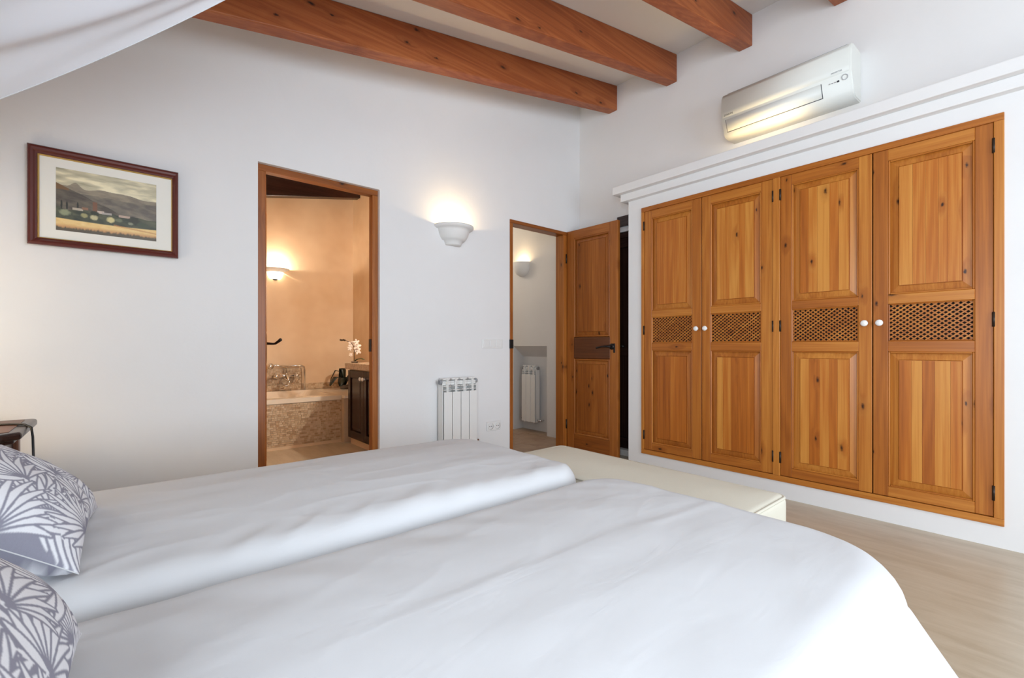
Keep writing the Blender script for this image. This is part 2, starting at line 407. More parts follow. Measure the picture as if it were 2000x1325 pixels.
# beams
def beam(y0, x0, x1, hh, label, grp, mat='beam_x', wd=0.098):
    d = Vector((1, 0, SL)).normalized()
    c = []
    for (x, y) in ((x0, y0), (x1, y0), (x1, y0 + wd), (x0, y0 + wd)): c.append((x, y, zc(x) - hh))
    for (x, y) in ((x0, y0), (x1, y0), (x1, y0 + wd), (x0, y0 + wd)): c.append((x, y, zc(x) - 0.001))
    o = hexo('ceiling_beam', c, mat, bv=0.006, seg=2)
    return tag(o, label, 'beam', grp)
for i, y in enumerate((2.678, 2.060, 1.447, 0.832)):
    beam(y, XL, XR, 0.235, 'varnished pine ceiling beam, %s one counted from the wall with the picture' % ('first', 'second', 'third', 'fourth')[i], 'bedroom ceiling beams')
for i, y in enumerate((5.66, 5.04)):  # the dim light up here is put into the wood colour
    beam(y, BL, BR, (0.37, 0.235)[i], ('dark beam over the bathtub along the bathroom back wall', 'dark beam just inside the top of the bathroom doorway view')[i], 'bathroom ceiling beams', 'dark_x')

# windows behind the camera; the side one is added to light the wardrobe wall
def window(name, fr, u1, z0, z1, n):
    t = thing(name, fr.p(0, z0, 0), kind='structure')
    fw = 0.05
    fr.box('window_frame', 0, u1, z0, z0 + fw, -0.08, -0.03, 'pine_x', t); fr.box('window_frame', 0, u1, z1 - fw, z1, -0.08, -0.03, 'pine_x', t)
    for k in range(n + 1):
        u = (u1 - fw) * k / n; fr.box('window_frame', u, u + fw, z0 + fw, z1 - fw, -0.08, -0.03, 'pine_z', t)
    for k in range(n):
        a = (u1 - fw) * k / n + fw; b = (u1 - fw) * (k + 1) / n; fr.box('pane', a, b, z0 + fw, z1 - fw, -0.06, -0.054, 'window_glass', t)
window('window_1', Fr((-0.1, YF, 0), EX, EY), 2.7, 0.12, 2.35, 4)
window('window_2', Fr((XL, -1.42, 0), EY, (1, 0, 0)), 1.6, 0.35, 2.42, 2)

# ------------------------------------------------------------------ panelled joinery
def raised_panel(fr, u0, u1, z0, z1, parent, wf, bvl=0.042, staves=4, mat='pine_z', smat='stave_z', gap=0.0006):
    """bevelled border sloping down to the frame, and a raised field of staves"""
    fr.quadmesh('panel_bevel', [(u0 - .004, u1 + .004, z0 - .004, z1 + .004, wf - 0.020), (u0, u1, z0, z1, wf - 0.016), (u0 + .008, u1 - .008, z0 + .008, z1 - .008, wf - 0.014),
        (u0 + bvl - .003, u1 - bvl + .003, z0 + bvl - .003, z1 - bvl + .003, wf - 0.006), (u0 + bvl, u1 - bvl, z0 + bvl, z1 - bvl, wf - 0.010)], mat, parent)
    a, b = u0 + bvl + .002, u1 - bvl - .002
    cuts = [0] + sorted((k + random.uniform(-.25, .25)) / staves for k in range(1, staves)) + [1]
    for p, q in zip(cuts, cuts[1:]):
        fr.box('stave', a + (b - a) * p + gap / 2, a + (b - a) * q - gap / 2, z0 + bvl + .002, z1 - bvl - .002, wf - 0.012, wf - 0.003, smat, parent)
def moulding(fr, u0, u1, z0, z1, parent, wf, mats, t=0.010):
    fr.box('moulding', u0, u0 + t, z0, z1, wf - .016, wf - .003, mats[1], parent, 0.003, 1); fr.box('moulding', u1 - t, u1, z0, z1, wf - .016, wf - .003, mats[1], parent, 0.003, 1)
    fr.box('moulding', u0 + t, u1 - t, z0, z0 + t, wf - .016, wf - .003, mats[0], parent, 0.003, 1); fr.box('moulding', u0 + t, u1 - t, z1 - t, z1, wf - .016, wf - .003, mats[0], parent, 0.003, 1)

# ---- wardrobe
wr = thing('wardrobe', (XW, (WY0 + WY1) / 2, WZ0), 'built-in pine wardrobe with four panelled doors and lattice vents in the white block', 'wardrobe')
F = Fr((XW, 0, 0), EY, (-1, 0, 0))
ZB, ZT = 0.152, 2.166          # door bottom / top
F.box('frame_rail', WY0, WY1, WZ1 - 0.037, WZ1, -0.05, 0.012, 'pine_y', wr, 0.003); F.box('frame_rail', WY0, WY1, WZ0, ZB - 0.002, -0.05, 0.012, 'pine_y', wr, 0.003)
F.box('frame_stile', WY0, 0.187, ZB - 0.002, WZ1 - 0.037, -0.05, 0.012, 'pine_z', wr, 0.003); F.box('frame_stile', 2.240, WY1, ZB - 0.002, WZ1 - 0.037, -0.05, 0.012, 'pine_z', wr, 0.003)
F.box('frame_stile', 1.181, 1.226, ZB - 0.002, WZ1 - 0.037, -0.05, 0.012, 'pine_z', wr, 0.003)
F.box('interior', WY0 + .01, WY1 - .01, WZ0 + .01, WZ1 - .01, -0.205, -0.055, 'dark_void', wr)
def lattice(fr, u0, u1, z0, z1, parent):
    fr.box('lattice_backing', u0 - .003, u1 + .003, z0 - .003, z1 + .003, -0.034, -0.030, 'dark_void', parent)  # dark sheet painted as the shade behind the slats
    ang = R(39); pitch = 0.0290; tn = math.tan(ang); hw = 0.0034
    for layer, sg in ((0, 1), (1, -1)):
        span = (z1 - z0) / tn
        k0 = u0 - span
        k = k0 + pitch * 0.5
        while k < u1:
            # line z = z0 + (u-k)*tn  (mirrored for the other layer)
            ua, ub = max(u0, k), min(u1, k + span)
            if ub - ua > 0.006:
                za, zb_ = z0 + (ua - k) * tn, z0 + (ub - k) * tn
                if sg < 0: za, zb_ = z1 - (za - z0), z1 - (zb_ - z0)
                a = Vector((ua, za)); b = Vector((ub, zb_)); d = (b - a).normalized(); n = Vector((-d.y, d.x)) * hw
                w0 = -0.014 + 0.0035 * layer; w1 = w0 + 0.0035
                q = [a - n, b - n, b + n, a + n]
                c = [fr.p(p.x, p.y, w0) for p in q] + [fr.p(p.x, p.y, w1) for p in q]
                hexo('lattice_slat', c, 'pine_y', parent)
            k += pitch
def hinge(fr, u, z, parent, h=0.075, w=0.016, wf=0.004):
    bm = bmesh.new(); add_tube(bm, [fr.p(u, z - h / 2, wf + .004), fr.p(u, z + h / 2, wf + .004)], 0.0065, 8)
    return mk('hinge', bm_mesh(bm, 'hinge'), 'hinge_metal', parent, True)
KNOB = [(0, 0), (.010, 0), (.0085, .004), (.007, .010), (.010, .014), (.0165, .018), (.019, .024), (.017, .030), (.010, .0335), (0, .0345)]
def wdoor(ua, ub, knob_hi, hinge_hi, st, staves):
    """knob_hi: knob beside the edge at larger y"""
    d = thing('door', F.p((ua + ub) / 2, ZB, 0), parent=wr)
    wf = 0.004; sl, sh = st
    z = [ZB, 0.212, 0.992, 1.052, 1.268, 1.322, 2.098, ZT]
    g = 0.0015
    F.box('stile', ua + g, ua + sl, ZB + g, ZT - g, -0.024, wf, 'pine_z', d, 0.002, 1); F.box('stile', ub - sh, ub - g, ZB + g, ZT - g, -0.024, wf, 'pine_z', d, 0.002, 1)
    for (a, b) in ((z[0] + g, z[1]), (z[2], z[3]), (z[4], z[5]), (z[6], z[7] - g)):
        F.box('rail', ua + sl, ub - sh, a, b, -0.024, wf - .0004, 'pine_y', d, 0.002, 1)
    u0, u1 = ua + sl, ub - sh
    for (a, b) in ((z[1], z[2]), (z[5], z[6])):
        raised_panel(F, u0 + .008, u1 - .008, a + .008, b - .008, d, wf, 0.040 if u1 - u0 > .31 else 0.034, staves)
        moulding(F, u0, u1, a, b, d, wf + .002, ('pine_y', 'pine_z'), 0.009)
    moulding(F, u0, u1, z[3], z[4], d, wf, ('pine_y', 'pine_z'), 0.007)
    lattice(F, u0 + .006, u1 - .006, z[3] + .006, z[4] - .006, d)
    ku = ub - 0.034 if knob_hi else ua + 0.034
    lathe('knob', KNOB, F.p(ku, 1.160, wf), 'porcelain', d, A=EY, B=EZ, C=(-1, 0, 0), n=20)
    for hz in (0.275, 1.160, 2.045): hinge(F, ub if hinge_hi else ua, hz, d)
wdoor(0.187, 0.681, True, False, (0.068, 0.070), 5)
wdoor(0.684, 1.181, False, True, (0.066, 0.068), 5)
wdoor(1.226, 1.731, True, False, (0.078, 0.067), 5)
wdoor(1.734, 2.240, False, True, (0.075, 0.072), 4)

# ---- hall door (door_1): frame and open leaf
d1 = thing('door_1', (3.05, YB, 0), kind='structure')
FH = Fr((0, YB, 0), EX, (0, -1, 0))
FH.box('jamb', 2.657, 2.690, 0, 2.135, -0.10, 0.006, 'door_z', d1, 0.003); FH.box('jamb', 3.350, 3.438, 0, 2.135, -0.10, 0.006, 'door_z', d1, 0.003)
FH.box('head', 2.657, 3.438, 2.135, 2.168, -0.10, 0.008, 'door_x', d1, 0.003)
FH.box('strike_plate', 2.652, 2.693, 1.005, 1.085, -0.02, 0.009, 'black_iron', d1, 0.001, 1)
def pleaf(fr, L, zt, parent, thick=0.038, zb=0.008, lever=True):
    lf = thing('leaf', fr.p(L / 2, zb, 0), parent=parent)
    s = 0.090
    for a, b in ((0, s), (L - s, L)): fr.box('stile', a, b, zb, zt, -thick, 0, 'door_z', lf, 0.003)
    for a, b, m in ((zb, 0.16, 'door_y'), (zt - 0.085, zt, 'door_y')): fr.box('rail', s, L - s, a, b, -thick + .001, -0.001, m, lf, 0.003)
    fr.box('lock_rail', s - .002, L - s + .012, 0.905, 1.115, -thick + .002, 0.003, 'brown_y', lf, 0.012, 3)
    for a, b in ((0.16, 0.9035), (1.1165, zt - 0.085)):
        raised_panel(fr, s + .008, L - s - .008, a + .008, b - .008, lf, 0, 0.040, 4, 'door_z', 'door_z')
        moulding(fr, s, L - s, a, b, lf, 0.004, ('door_y', 'door_z'), 0.014)
        fr.box('panel_back', s, L - s, a, b, -thick + .006, -0.021, 'door_z', lf)
    return lf
FL = Fr((3.395, YB - 0.012, 0), (0.02, -1, 0), (-1, -0.02, 0))
LW = 0.607
lf = pleaf(FL, LW, 2.168, d1)
lv = lathe('lever_rose', [(0, .012), (.014, .012), (.026, .008), (.029, 0), (0, 0)], FL.p(LW - .062, 1.022, .001), 'black_iron', lf, A=EY, B=EZ, C=(-1, 0, 0), n=16)
tube('lever', [FL.p(LW - .062, 1.022, .010), FL.p(LW - .062, 1.022, .045), FL.p(LW - .085, 1.024, .055), FL.p(LW - .13, 1.023, .055), FL.p(LW - .175, 1.014, .052), FL.p(LW - .20, 1.010, .05)], [.010, .011, .010, .0075, .008, .010], 'black_iron', lf)
FL.box('keyhole_plate', LW - .046, LW - .026, .965, 1.05, .0005, .004, 'black_iron', lf, 0.002, 1)
tube('lever', [FL.p(LW - .062, 1.022, -.038), FL.p(LW - .062, 1.022, -.085), FL.p(LW - .02, 1.03, -.085), FL.p(LW + .01, 1.02, -.085)], .009, 'black_iron', lf)
for hz in (.25, 1.9): hinge(FL, 0.0, hz, lf, 0.09)

# ---- bathroom door (door_2): frame and leaf swung in
d2 = thing('door_2', (1.02, YB + .05, 0), kind='structure')
FB = Fr((0, YB + 0.030, 0), EX, (0, -1, 0))
FB.box('jamb', BX0, 0.688, 0, 2.118, -0.06, 0, 'door_z', d2, 0.003); FB.box('jamb', 1.382, BX1, 0, 2.118, -0.06, 0, 'door_z', d2, 0.003)
FB.box('head', BX0, BX1, 2.118, BZ, -0.06, 0, 'door_x', d2, 0.003)
FB.box('strike_plate', 1.376, 1.384, .985, 1.075, -0.05, -0.02, 'black_iron', d2)
va = Vector((0.222, 1.0, 0)).normalized()
LO = Vector((0.700, 3.235, 0))
FBL = Fr(LO, va, (va.y, -va.x, 0))
lf2 = pleaf(FBL, 0.66, 2.105, d2, thick=0.034)
tube('lever', [FBL.p(.60, 1.045, 0), FBL.p(.60, 1.042, .045), FBL.p(.595, 1.045, .060), FBL.p(.57, 1.065, .085), FBL.p(.555, 1.075, .095)], [.011, .008, .009, .011, .012], 'black_iron', lf2)
for z0, z1 in ((1.905, 2.015), (0.93, 1.15), (0.25, 0.36)):
    hexo('edge_plate', FBL.c(-.004, .002, z0, z1, -.032, -.016), 'hinge_metal', lf2)

# ---- dark cupboard door in the right wall (door_3)
d3 = thing('door_3', (XR, (CY0 + CY1) / 2, 0), kind='structure')
FC = Fr((XR, 0, 0), EY, (-1, 0, 0))
FC.box('sill', CY0, CY1, 0, 0.055, -0.10, 0.025, 'gypsum', d3, 0.004)
FC.box('jamb', CY0, CY0 + .05, .055, CZ, -0.10, -0.02, 'dark_z', d3); FC.box('jamb', CY1 - .05, CY1, .055, CZ, -0.10, -0.02, 'dark_z', d3)
FC.box('head', CY0 + .05, CY1 - .05, CZ - .05, CZ, -0.10, -0.02, 'dark_y', d3)
FC.box('panel_back', CY0 + .05, CY1 - .05, .055, CZ - .05, -.11, -.07, 'dark_z', d3)
for a in (.055, 0.93, CZ - .14): FC.box('rail', CY0 + .05, CY1 - .05, a, a + .10, -.07, -.04, 'dark_y', d3, 0.003)
FC.box('stile', CY0 + .05, CY0 + .12, .155, CZ - .14, -.07, -.041, 'dark_z', d3)
lathe('knob', KNOB, FC.p(2.515, 0.99, -.04), 'porcelain', d3, A=EY, B=EZ, C=(-1, 0, 0), n=14)
tag(FC.box('trim_3', 2.402, 2.66, 2.150, 2.245, 0.0, 0.03, 'dark_y', None, 0.003), kind='structure')

# ------------------------------------------------------------------ beds
def contour(x0, x1, y0, y1, rc, N):
    """rounded rectangle starting mid-head, symmetric; returns points, normals, arclength"""
    cx, cy, hx, hy = (x0 + x1) / 2, (y0 + y1) / 2, (x1 - x0) / 2, (y1 - y0) / 2
    segs = []   # build dense polyline then resample
    P = []
    def arc(ax, ay, a0, a1, r, n=24):
        for k in range(n + 1):
            a = a0 + (a1 - a0) * k / n; P.append((ax + r * math.cos(a), ay + r * math.sin(a), math.cos(a), math.sin(a)))
    rh = min(rc[0], hy * .95); rf = rc[1:]
    P.append((x0, cy, -1, 0))
    arc(x0 + rh, y0 + rh, math.pi, 1.5 * math.pi, rh)
    arc(x1 - rf[0], y0 + rf[0], 1.5 * math.pi, 2 * math.pi, rf[0])
    arc(x1 - rf[1], y1 - rf[1], 0, .5 * math.pi, rf[1])
    arc(x0 + rh, y1 - rh, .5 * math.pi, math.pi, rh)
    P.append((x0, cy, -1, 0))
    P = np.array(P); s = np.concatenate([[0], np.cumsum(np.hypot(*np.diff(P[:, :2], axis=0).T))])
    q = np.linspace(0, s[-1], N + 1)[:-1]
    out = np.stack([np.interp(q, s, P[:, k]) for k in range(4)], 1)
    return out, q, s[-1]
def smooth01(a): a = max(0., min(1., a)); return a * a * (3 - 2 * a)
def cover(name, x0, x1, y0, y1, zt, rc, rr, zbot, flare, fold, seed, crown, topfun):
    N = 520; c, q, Ltot = contour(x0, x1, y0, y1, rc, N)
    cx, cy = (x0 + x1) / 2, (y0 + y1) / 2; hy = (y1 - y0) / 2
    hx = (x1 - x0) / 2; inner = np.stack([cx + (c[:, 0] - cx) * ((hx - hy * .8) / hx) * (1 - .12 * ((c[:, 1] - cy) / hy) ** 2), cy + (c[:, 1] - cy) * 0.06], 1)
    rings = []
    nt = 40
    edge = c[:, :2] - c[:, 2:] * rr
    for j in range(nt + 1):
        t = 1 - j / nt
        xy = edge * (1 - t) + inner * t
        rings.append(np.column_stack([xy, np.full(N, zt)]))
    for j in range(1, 9):
        a = j / 8 * math.pi / 2
        rings.append(np.column_stack([c[:, :2] - c[:, 2:] * (rr * (1 - math.sin(a))), np.full(N, zt - rr * (1 - math.cos(a)))]))
    nd = 16
    for j in range(1, nd + 1):
        s = j / nd
        fl = np.array([flare(c[k]) for k in range(N)]) * (0.25 * math.sqrt(s) + .75 * s)
        fo = np.array([fold(c[k], q[k]) for k in range(N)]) * smooth01(s * 1.1 + .05)
        zb = np.array([zbot(c[k]) for k in range(N)])
        rings.append(np.column_stack([c[:, :2] + c[:, 2:] * (fl + fo)[:, None], (zt - rr) + (zb - (zt - rr)) * s]))
    verts = np.concatenate(rings)
    for i in range(len(verts)):
        x, y, z = verts[i]
        top = smooth01((z - (zt - rr * 1.2)) / (rr * 1.2))
        ex = min(x1 - x, 0.5) / 0.5; ey = min(y - y0, y1 - y, 0.35) / 0.35
        verts[i, 2] += (crown * smooth01(min(ex, 1)) * smooth01(ey) + topfun(x, y)) * top
    faces = []
    for r in range(len(rings) - 1):
        for k in range(N):
            k2 = (k + 1) % N; faces.append((r * N + k, r * N + k2, (r + 1) * N + k2, (r + 1) * N + k))
    for k in range(N // 2):
        a, b, c_, d_ = k, (k + 1) % N, (N - k - 1) % N, (N - k) % N
        f = []
        for v in (a, b, c_, d_):
            if v not in f: f.append(v)
        if len(f) >= 3: faces.append(tuple(f))
    me = bpy.data.meshes.new(name); me.from_pydata([tuple(v) for v in verts], [], faces); me.update()
    bm = bmesh.new(); bm.from_mesh(me); bmesh.ops.recalc_face_normals(bm, faces=bm.faces); bm.to_mesh(me); bm.free()
    return mk(name, me, 'bed_white', smooth=True, origin=(cx, cy, 0))
def nz(x, y, s=0.0): return noise.noise(Vector((x, y, s)))
GAP = 1.165
HEADX = -0.80
def top_near(x, y):
    a = 0.004 * nz(x * 2.2, y * 2.2, 1) + 0.0022 * nz(x * 5 + y * 4, y * 9 - x * 3, 2)
    a += 0.0012 * (1 - abs(nz(x * 2.2 + y * 2.0, y * 5 - x * 2.5, 31))) ** 10 * (0.4 + smooth01((y - .5) / .5))
    # long diagonal creases near the gap and a few ironing folds
    e = abs(y - 1.02) ; a += 0.004 * math.exp(-(e / .12) ** 2) * nz(x * 9 + y * 7, y * 3, 3)
    a += 0.0022 * math.exp(-((y - .74 + .05 * x) / .02) ** 2) * smooth01((x - .1) / .4)
    return a
def top_far(x, y):
    a = 0.006 * nz(x * 2.0, y * 2.4, 11) + 0.0030 * nz(x * 3, y * 10, 12)
    a += 0.0014 * (1 - abs(nz(x * 3.2 + y * 2.5, y * 7 - x * 1.5, 21))) ** 9
    e = abs(y - GAP - .08); a += 0.0055 * math.exp(-(e / .06) ** 2) * (1 - abs(nz(x * 6 - y * 8, y * 3, 23))) ** 5
    e = abs(y - GAP - .10); a += 0.005 * math.exp(-(e / .08) ** 2) * nz(x * 10 - y * 9, y * 4, 13)
    return a
def side(c):
    """weights: camera side, foot"""
    return max(0, -c[3]), max(0, c[2])
def fl_near(c): a, b = side(c); return (0.09 * a + 0.03 * b + 0.14 * a * b) if c[3] < .3 else 0.02 * b
def fo_near(c, s):
    a, b = side(c)
    return (0.016 * math.sin(s * 74 + 1.5 * math.sin(s * 9)) + 0.010 * math.sin(s * 131 + 2)) * (a * (1.3 if c[0] > .9 else 0.6) + b * .4) * (1.0 + 0.9 * (a * b * 2))
def zb_near(c): return 0.10 if c[3] < .3 else 0.34
bedding = []
o = cover('bedspread', HEADX, 1.462, 0.190, GAP - .008, 0.538, (0.08, 0.24, 0.17), 0.085, zb_near, fl_near, fo_near, 1, 0.016, top_near)
tag(o, 'smooth white bedspread on the near twin bed, hanging in folds at its rounded corner', 'bedspread', 'white bedspreads')
def fl_far(c): a, b = max(0, c[3]), max(0, c[2]); return (0.05 * a + 0.07 * b) if c[3] > -.3 else 0.05 * b
def fo_far(c, s): return (0.010 * math.sin(s * 40) + 0.005 * math.sin(s * 97)) * (max(0, c[3]) + max(0, c[2])) * .6
def zb_far(c): return 0.10 if c[3] > -.3 else 0.34
o = cover('bedspread', HEADX, 1.405, GAP + .006, 2.035, 0.556, (0.08, 0.14, 0.20), 0.075, zb_far, fl_far, fo_far, 2, 0.020, top_far)
tag(o, 'white bedspread on the far twin bed, nearer the bathroom door', 'bedspread', 'white bedspreads')
for i, (y0, y1, zt) in enumerate(((0.315, GAP - .075, .46), (GAP + .075, 1.965, .47))):
    t = thing('single_bed', (0.2, (y0 + y1) / 2, 0), ('single bed under the near white bedspread', 'single bed under the far white bedspread')[i], 'bed', 'twin beds pushed together')
    box('mattress', (HEADX + .1, y0, .25), (1.22, y1, zt - .03), 'bed_white', t, .03, 3); box('base', (HEADX + .1, y0 + .01, .08), (1.21, y1 - .01, .249), 'bench_cream', t, .01)
    for x in (HEADX + .17, 1.12):
        for y in (y0 + .07, y1 - .07): lathe('leg', [(0, 0), (.022, 0), (.028, .08), (0, .08)], (x, y, 0), 'dark_z', t, n=12)

# ---- cushions with a palm leaf print (flat print, stored per vertex)
def frond(field, U, V, base, ang, L, nleaf, ll, bend, wd=0.0064, spread=0.75, fan=False):
    """draw a palm frond into field (1 = leaf)"""
    for k in range(nleaf):
        f = (k + .5) / nleaf
        if fan:
            pu, pv = base; a = ang + (f - .5) * 2.6; l = ll * (1 - .35 * abs(f - .5) * 2); sides = (0,)
        else:
            a0 = ang + bend * f; pu = base[0] + L * f * math.cos(ang + bend * f * .5); pv = base[1] + L * f * math.sin(ang + bend * f * .5)
            sides = (-1, 1); l = ll * (0.35 + .75 * math.sin(math.pi * min(1, f * .8 + .18)))
        for sd in sides:
            aa = a if fan else a0 + sd * (spread + .35 * (1 - f))
            cu, su = math.cos(aa), math.sin(aa)
            m = (np.abs(U - pu) < l * 1.3) & (np.abs(V - pv) < l * 1.3)
            du, dv = U[m] - pu, V[m] - pv
            t = (du * cu + dv * su) / l; n_ = (-du * su + dv * cu) + (sd if sd else 1) * 0.28 * l * np.clip(t, 0, 1) ** 2
            wdt = wd * np.sin(np.pi * np.clip(t, 0, 1) ** .75) ** .7
            fm = field[m]
            fm[(t > 0.02) & (t < 1.04) & (np.abs(n_) < wdt + .0042)] = 0
            fm[(t > 0.0) & (t < 1) & (np.abs(n_) < wdt)] = 1; field[m] = fm
    if not fan:
        m = (np.abs(U - base[0]) < L * 1.2) & (np.abs(V - base[1]) < L * 1.2)
        for s in np.linspace(0, 1, 90):
            pu = base[0] + L * s * math.cos(ang + bend * s * .5); pv = base[1] + L * s * math.sin(ang + bend * s * .5)
            mm = (np.abs(U - pu) < .004) & (np.abs(V - pv) < .004); field[mm] = 1
def cushion(O, A, B, W, H, thick, seed, label, ridge):
    """O centre; A width dir, B height dir; bulges along A x B"""
    A, B = Vector(A).normalized(), Vector(B).normalized(); Nn = A.cross(B).normalized(); B = Nn.cross(A)
    n = 480
    rs = np.random.RandomState(seed)
    u = np.linspace(-1, 1, n); U, V = np.meshgrid(u, u, indexing='ij')
    field = np.zeros((n, n)); PU, PV = U * W / 2, V * H / 2
    for (bu, bv, an, L, nl, ll, bd) in FRONDS: frond(field, PU, PV, (bu * W / 2, bv * H / 2), an, L, nl, ll, bd)
    for (bu, bv, an, ll) in FANS: frond(field, PU, PV, (bu * W / 2, bv * H / 2), an, 0, 10, ll, 0, .0072, fan=True)
    kf = np.pad(field, 1, 'edge'); field = sum(kf[i:i + n, j:j + n] * w_ for i, r_ in enumerate((1, 2, 1)) for j, w_ in enumerate((r_ / 16, r_ / 8, r_ / 16)))
    fine = rs.rand(n, n)
    bgc, lf_ = np.array(srgb(146, 145, 158)[:3]), np.array(srgb(232, 232, 236)[:3])
    col = bgc[None, None] * (1 - field[..., None]) + lf_[None, None] * field[..., None]
    col *= (0.97 + .06 * fine[..., None])
    bulge = ((1 - np.abs(U) ** 2.6) * (1 - np.abs(V) ** 2.6)) ** 0.55
    pinch = 1 - 0.075 * (1 - np.abs(V) ** 2)[...] * np.abs(U) ** 3
    pinch2 = 1 - 0.075 * (1 - np.abs(U) ** 2) * np.abs(V) ** 3
    wr_ = np.array([[0.004 * nz(a * 3, b * 3, seed) for b in u[::4]] for a in u[::4]]).repeat(4, 0).repeat(4, 1)[:n, :n]
    k = np.ones(9) / 9
    for ax in (0, 1): wr_ = np.apply_along_axis(lambda r: np.convolve(np.pad(r, 4, 'edge'), k, 'valid'), ax, wr_)
    h = thick / 2 * bulge + wr_ * bulge - ridge(U, V) * bulge
    A_, B_, N_, O_ = (np.array(v) for v in (A, B, Nn, Vector(O)))
    def lay(hh, st):
        P = O_ + (PU * pinch)[..., None] * A_ + (PV * pinch2)[..., None] * B_ + hh[..., None] * N_
        return P[::st, ::st]
    front = lay(h, 1); m = 35
    idx = np.linspace(0, n - 1, m).astype(int)
    back = (O_ + (PU * pinch)[..., None] * A_ + (PV * pinch2)[..., None] * B_ + (-thick / 2 * bulge)[..., None] * N_)[np.ix_(idx, idx)]
    def gridmesh(nm, P, colr, flip):
        a, b = P.shape[:2]; me = bpy.data.meshes.new(nm)
        ii = np.arange(a * b).reshape(a, b)
        f = np.stack([ii[:-1, :-1], ii[1:, :-1], ii[1:, 1:], ii[:-1, 1:]], -1).reshape(-1, 4)
        if flip: f = f[:, ::-1]
        me.from_pydata(P.reshape(-1, 3).tolist(), [], f.tolist()); me.update()
        ca = me.color_attributes.new('print', 'FLOAT_COLOR', 'POINT')
        ca.data.foreach_set('color', np.concatenate([colr.reshape(-1, 3), np.ones((a * b, 1))], 1).ravel()); return me
    t = thing('cushion', Vector(O) - Nn * thick / 2, label, 'cushion', 'palm-print cushions')
    mk('front_cover', gridmesh('front_cover', front, col, False), 'leaf_print', t, True)
    mk('back_cover', gridmesh('back_cover', back, col[np.ix_(idx, idx)], True), 'leaf_print', t, True)
    edge = [(-1, s) for s in u[::10]] + [(s, 1) for s in u[::10]] + [(1, -s) for s in u[::10]] + [(-s, -1) for s in u[::10]]
    pts = []
    for a, b in edge:
        pa = 1 - .075 * (1 - b * b) * abs(a) ** 3; pb = 1 - .075 * (1 - a * a) * abs(b) ** 3
        pts.append(Vector(O) + A * (a * W / 2 * pa) + B * (b * H / 2 * pb))
    tube('seam', pts, 0.0012, 'bed_white', t, 6)
    return t
rf = random.Random(4)
FRONDS = [(u_ + rf.uniform(-.15, .15), v_ + rf.uniform(-.15, .15), rf.uniform(0, 6.28), rf.uniform(.18, .26), 11, rf.uniform(.07, .10), rf.uniform(-.6, .6)) for u_ in (-.9, 0, .9) for v_ in (-.95, -.5, 0, .5, .95)] + [(-.15, -.95, 1.75, .34, 15, .115, .5), (.85, -.9, 2.1, .36, 16, .12, -.5), (-.95, .15, .25, .32, 14, .11, -.5), (.25, .10, 1.0, .30, 14, .10, .6),
          (-.85, -.75, .8, .25, 12, .10, .3), (.95, .2, 2.5, .26, 12, .10, .4), (-.6, .95, -.9, .26, 12, .10, .4), (.45, -.35, .3, .26, 12, .09, .5), (-.25, .55, .6, .3, 13, .10, -.4)]
FANS = [(-.75, -.55, .9, .12), (-.98, -.25, .1, .13), (-.5, -.95, 2.0, .12), (.25, -.85, 1.8, .12), (-.2, -.7, .4, .10), (.55, -.62, 2.3, .13), (-.45, -.2, 1.2, .14), (.1, .75, -.6, .13), (.75, .65, 3.6, .13), (-.8, .65, 2.0, .11), (.0, -.35, .2, .11)]
cushion((-0.238, 1.480, 0.698), (0.03, 1, 0.0), (-1, .05, .68), 0.48, 0.44, 0.20, 3, 'blue-grey palm-leaf cushion leaning on the far bed by the side table', lambda U, V: 0.012 * np.exp(-((U - .45 - .2 * V) / .12) ** 2))
cushion((-0.218, 0.725, 0.728), (0.03, 1, 0.0), (-.9, .02, .8), 0.48, 0.44, 0.20, 5, 'blue-grey palm-leaf cushion on the near bed, cut by the picture corner', lambda U, V: 0.0 * U)

# ---- bench at the foot
bn = thing('bench', (1.73, 1.255, 0), 'long cream upholstered bench at the foot of the beds', 'bench')
BX_, BXX, BY_, BYY, BT = 1.518, 1.958, 0.655, 1.850, 0.452
bm = bmesh.new(); add_box(bm, (BX_, BY_, .13), (BXX, BYY, BT)); bevel(bm, .030, 4)
bmesh.ops.subdivide_edges(bm, edges=[e for e in bm.edges if e.calc_length() > .2], cuts=14, use_grid_fill=True)
for v in bm.verts:
    if v.co.z > BT - .003:
        e = min(v.co.x - BX_, BXX - v.co.x, v.co.y - BY_, BYY - v.co.y); v.co.z += 0.012 * smooth01(e / .2) + .003 * nz(v.co.x * 5, v.co.y * 5)
mk('upholstery', bm_mesh(bm, 'upholstery'), 'bench_cream', bn, True)
def rrect(x0, x1, y0, y1, z, r, n=6):
    out = []
    for (cx, cy, a) in ((x1 - r, y1 - r, 0), (x0 + r, y1 - r, 90), (x0 + r, y0 + r, 180), (x1 - r, y0 + r, 270)):
        out += [(cx + r * math.cos(R(a + 90 * k / n)), cy + r * math.sin(R(a + 90 * k / n)), z) for k in range(n + 1)]
    return out + [out[0]]
tube('piping', rrect(BX_ + .004, BXX - .004, BY_ + .004, BYY - .004, BT - .010, .035), .0055, 'bench_cream', bn, 8)
tube('piping', rrect(BX_ + .001, BXX - .001, BY_ + .001, BYY - .001, .16, .03), .005, 'bench_cream', bn, 8)
for x in (BX_ + .06, BXX - .06):
    for y in (BY_ + .06, BYY - .06): lathe('leg', [(0, 0), (.018, 0), (.026, .135), (0, .135)], (x, y, 0), 'dark_z', bn, n=12)

